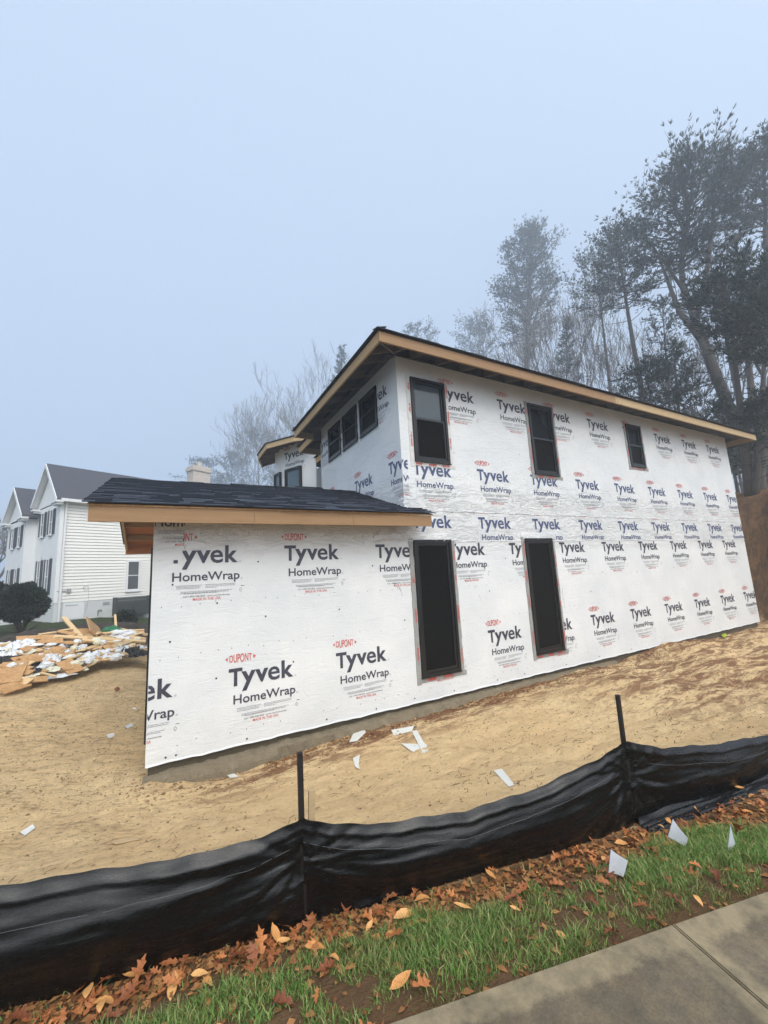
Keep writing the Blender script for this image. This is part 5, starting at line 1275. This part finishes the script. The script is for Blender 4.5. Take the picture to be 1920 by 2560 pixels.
pine('dark bushy evergreen beside the roof end at the right edge', V_(1640, 860, 21), V_(1640, 1010, 21), 1.7, 40, 13, .13, 1.1, 'cedar', 'cone', L=.28, w=.045, tw=12, group='dark evergreens at the right')
pine('dark shrubby evergreen right of the largest trunk', V_(1560, 870, 25), V_(1560, 990, 25), 1.7, 36, 14, .12, 1.0, 'cedar', 'cone', L=.24, w=.045, group='dark evergreens at the right')
pine('thin grey trunk standing between the largest pine and the frame edge', V_(1560, 590, 22.5), V_(1575, 720, 22.5), 1.5, 22, 15, .17, .8, bark='bark_grey', dead=16, L=.3, w=.045)
pine('double grey trunk at the right edge, left stem', V_(1590, 560, 23.5), V_(1610, 750, 23.5), 1.8, 28, 16, .2, .9, bark='bark_grey', dead=16, L=.3, w=.045)
pine('double grey trunk at the right edge, right stem', V_(1655, 640, 22), V_(1650, 800, 22), 1.5, 22, 17, .17, .9, bark='bark_grey', dead=14, L=.3, w=.045)
pine('small hazy evergreen tip left of the upper roof', V_(738, 748, 60), V_(735, 860, 60), 2.2, 40, 18, .2, .8, L=.5, w=.07, shape='cone')
pine('small pale crown peeping over the upper roof peak', V_(900, 708, 74), V_(900, 800, 74), 4.6, 40, 19, .25, .9, L=.6, w=.08)
pine('very faint wide tree behind the low roof ridge', V_(560, 945, 110), V_(560, 1080, 110), 9.0, 50, 20, .4, 1, L=.8, w=.12)
pine('very faint tree left of the wide one behind the low roof', V_(500, 985, 115), V_(500, 1090, 115), 6.5, 45, 21, .4, 1, L=.8, w=.12)
pine('very faint evergreen between chimney and neighbour roof', V_(445, 1000, 115), V_(440, 1090, 115), 7, 40, 22, .4, .9, L=.8, w=.12)
pine('faint evergreen right of the very faint wide tree', V_(615, 950, 100), V_(615, 1060, 100), 6, 50, 29, .3, 1, L=.6, w=.09)
def bare(label, top, basept, seed, tr=.15, spread=.36, levels=6, group='bare winter trees'):
    r = random.Random(seed); top = Vector(top); b = Vector(basept); b.z = gz(b.x, b.y) - .2; T = MB()
    H = (top - b).length; mr = .006 + .0004 * H
    def rec(p, d, L, rad, k):
        P = [p]
        for i in range(3): d = (d + Vector((r.gauss(0, .10), r.gauss(0, .10), .05))).normalized(); P.append(P[-1] + d * L / 3)
        T.tube(P, [max(mr, rad * (1 - .12 * i)) for i in range(4)], 5 if k < 2 else 3)
        if k >= levels: return
        for i in range(3 if k else 4):
            dd = (d + Vector((r.gauss(0, spread), r.gauss(0, spread), r.uniform(.1, .5)))).normalized(); rec(P[r.choice((2, 3, 3))] if k else P[3].lerp(P[2], r.random()), dd, L * r.uniform(.58, .8), rad * .58, k + 1)
    d = (top - b).normalized(); rec(b, d, H * .36, tr, 0)
    return tree_obj('bare_tree', label, 'tree', b, T, [], M['bark_grey'], None, group)
bare('bare branching tree left of the upper roof peak', V_(685, 790, 70), V_(690, 1000, 70), 31)
bare('bare tree just left of the upper roof overhang', V_(640, 860, 76), V_(645, 1000, 76), 32)
bare('bare wide tree above the low roof ridge', V_(560, 890, 88), V_(575, 1050, 88), 33)
bare('bare tree between the small pine and the two topped pine', V_(1185, 640, 50), V_(1190, 900, 50), 34)
bare('bare tree right of the narrow small pine', V_(1265, 690, 44), V_(1270, 900, 44), 35, .16)
bare('bare tree left of the dark low evergreen', V_(1330, 700, 40), V_(1335, 900, 40), 36, .14)
bare('bare thin tree left of the broad pine trunk', V_(1100, 740, 48), V_(1105, 900, 48), 37, .14)
bare('bare tree behind the shuttered gables at the left edge', V_(5, 1090, 46), V_(5, 1240, 46), 38, .2, .6)
bare('bare tree behind the left gable roof', V_(38, 1120, 52), V_(30, 1260, 52), 39, .2, .6)
bare('bare saplings beyond the largest pine trunk', V_(1500, 760, 34), V_(1505, 950, 34), 41, .12)
bare('bare tree between the two grey trunks at the right', V_(1625, 640, 27), V_(1630, 900, 27), 42, .14)
bare('bare tree left of the dark evergreen at the right edge', V_(1590, 700, 30), V_(1600, 940, 30), 43, .12)
bare('bare tree against the clay bank at the right edge', V_(1652, 930, 24), V_(1652, 1060, 24), 44, .10)
# distant wood
def wood_mass():
    r = random.Random(77); V = []; T = MB()
    for k in range(34):
        u = r.uniform(1340, 1700); d = r.uniform(36, 60); zt = V_(u, r.uniform(860, 1000), d); b = Vector((zt.x, zt.y, gz(zt.x, zt.y)))
        T.tube([b, zt], [.16, .05], 5)
        for _ in range(34):
            p = b.lerp(zt, r.uniform(.35, 1)) + Vector((r.gauss(0, 1.0), r.gauss(0, 1.0), 0)); tuft(V, p, Vector((0, 0, 1)), r, .6, .09, 7)
    o = tuft_mesh('distant_wood', V, M['needle'], None, (0, 0, 0), 5); tag(o, 'distant hazy wood behind the nearer pines', 'wood', kind='stuff')
    T.build('trunks', M['bark'], o)
wood_mass()
def shrub(label, c, R, hz, seed, stem=True, group=None):
    r = random.Random(seed); c = Vector(c); b = Vector((c.x, c.y, gz(c.x, c.y))); V = []; T = MB()
    for i in range(9):
        a = i * .7 + r.random(); T.tube([b + Vector((r.uniform(-.1, .1), r.uniform(-.1, .1), -.1)), b.lerp(c, .6) + Vector((math.cos(a), math.sin(a), 0)) * R * .35, c + Vector((math.cos(a) * R * .75, math.sin(a) * R * .75, r.uniform(-.2, .3)))], [.05, .035, .012], 5)
        T.tube([b, b + Vector((math.cos(a) * R * .9, math.sin(a) * R * .9, .5 * r.random() + .2))], [.02, .005], 3)
    for _ in range(1500):
        d = Vector((r.gauss(0, 1), r.gauss(0, 1), r.gauss(0, 1))).normalized(); k = r.random() ** .35; k *= 1 + .18 * noise.noise(d * 2.5 + Vector((seed, 0, 0)))
        p = c + Vector((d.x * R * k, d.y * R * k, (d.z * hz if d.z > 0 else d.z * hz * .8) * k)); tuft(V, p, d, r, .17, .035, 8)
    return tree_obj('shrub', label, 'shrub', b, T, V, M['bark'], M['bush'], group)
for q in (shrub('dark dome shaped shrub in front of the shuttered gable', V_(48, 1306, 19.5), .66, .66, 51), shrub('dark shrub cut by the left edge of the photo', V_(-28, 1304, 20.5), .7, .7, 52), shrub('small leafy plant at the foundation beside the slatted screen', V_(272, 1338, 22.0), .35, .3, 53)): q['category'] = 'shrub'

# ------------------------------------------------------------------ air, light, world
def haze():
    mb = MB(); mb.box(-148, 148, -148, 150, -3.5, 56); o = mb.build('haze', None)
    m = bpy.data.materials.new('haze air'); m.use_nodes = True; t = m.node_tree; t.nodes.clear(); out = t.nodes.new('ShaderNodeOutputMaterial'); v = t.nodes.new('ShaderNodeVolumePrincipled')
    v.inputs['Color'].default_value = (.86, .93, 1.0, 1); v.inputs['Density'].default_value = .0057; v.inputs['Anisotropy'].default_value = .6
    t.links.new(v.outputs[0], out.inputs['Volume']); o.data.materials.append(m); tag(o, 'pale mist filling the air', 'haze', kind='stuff')
haze()
w = bpy.data.worlds.new('World'); scene.world = w; w.use_nodes = True; t = w.node_tree; bg = t.nodes['Background']
sky = t.nodes.new('ShaderNodeTexSky'); sky.sky_type = 'NISHITA'; sky.sun_disc = False; SE, SA = math.radians(48), math.radians(-200)
sky.sun_elevation = SE; sky.air_density = 1.0; sky.dust_density = 4.0; sky.ozone_density = 1.5
mx = t.nodes.new('ShaderNodeMix'); mx.data_type = 'RGBA'; mx.inputs[0].default_value = .9; mx.inputs[7].default_value = (4.5, 5.55, 7.2, 1)
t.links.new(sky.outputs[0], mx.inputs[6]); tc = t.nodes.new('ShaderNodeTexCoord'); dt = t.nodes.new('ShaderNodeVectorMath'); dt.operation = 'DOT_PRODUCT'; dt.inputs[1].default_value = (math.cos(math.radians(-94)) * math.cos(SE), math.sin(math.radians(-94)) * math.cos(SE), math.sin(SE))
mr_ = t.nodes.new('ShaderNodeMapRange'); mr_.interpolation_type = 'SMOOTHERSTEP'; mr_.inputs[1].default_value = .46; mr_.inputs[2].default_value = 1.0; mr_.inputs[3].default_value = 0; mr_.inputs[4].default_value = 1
ad = t.nodes.new('ShaderNodeMix'); ad.data_type = 'RGBA'; ad.blend_type = 'ADD'; ad.inputs[7].default_value = (15, 14.3, 13, 1)      # bright sky lobe added behind the camera, out of view, for extra light
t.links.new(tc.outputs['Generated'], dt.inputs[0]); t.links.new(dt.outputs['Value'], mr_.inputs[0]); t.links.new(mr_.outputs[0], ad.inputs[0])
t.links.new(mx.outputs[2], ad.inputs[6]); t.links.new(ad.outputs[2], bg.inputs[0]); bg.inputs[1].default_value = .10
sd = bpy.data.lights.new('sun', 'SUN'); so = bpy.data.objects.new('sun', sd); COL.objects.link(so); sd.energy = 1.5; sd.angle = math.radians(35); sd.color = (1, .945, .86)
az = math.radians(250)         # light comes from the street side, slightly right
dirv = Vector((math.cos(math.radians(-94)) * math.cos(SE), math.sin(math.radians(-94)) * math.cos(SE), math.sin(SE)))
so.rotation_euler = dirv.to_track_quat('Z', 'Y').to_euler(); so.location = (0, -20, 30)
sky.sun_rotation = math.radians(90 + 94)
vs = scene.view_settings; vs.view_transform = 'Standard'; vs.look = 'None'; vs.gamma = 1; vs.exposure = .47
cy = scene.cycles; cy.use_denoising = True; cy.max_bounces = 8; cy.diffuse_bounces = 3; cy.glossy_bounces = 3; cy.volume_bounces = 1; cy.transmission_bounces = 2
try: cy.denoiser = 'OPENIMAGEDENOISE'
except Exception: pass
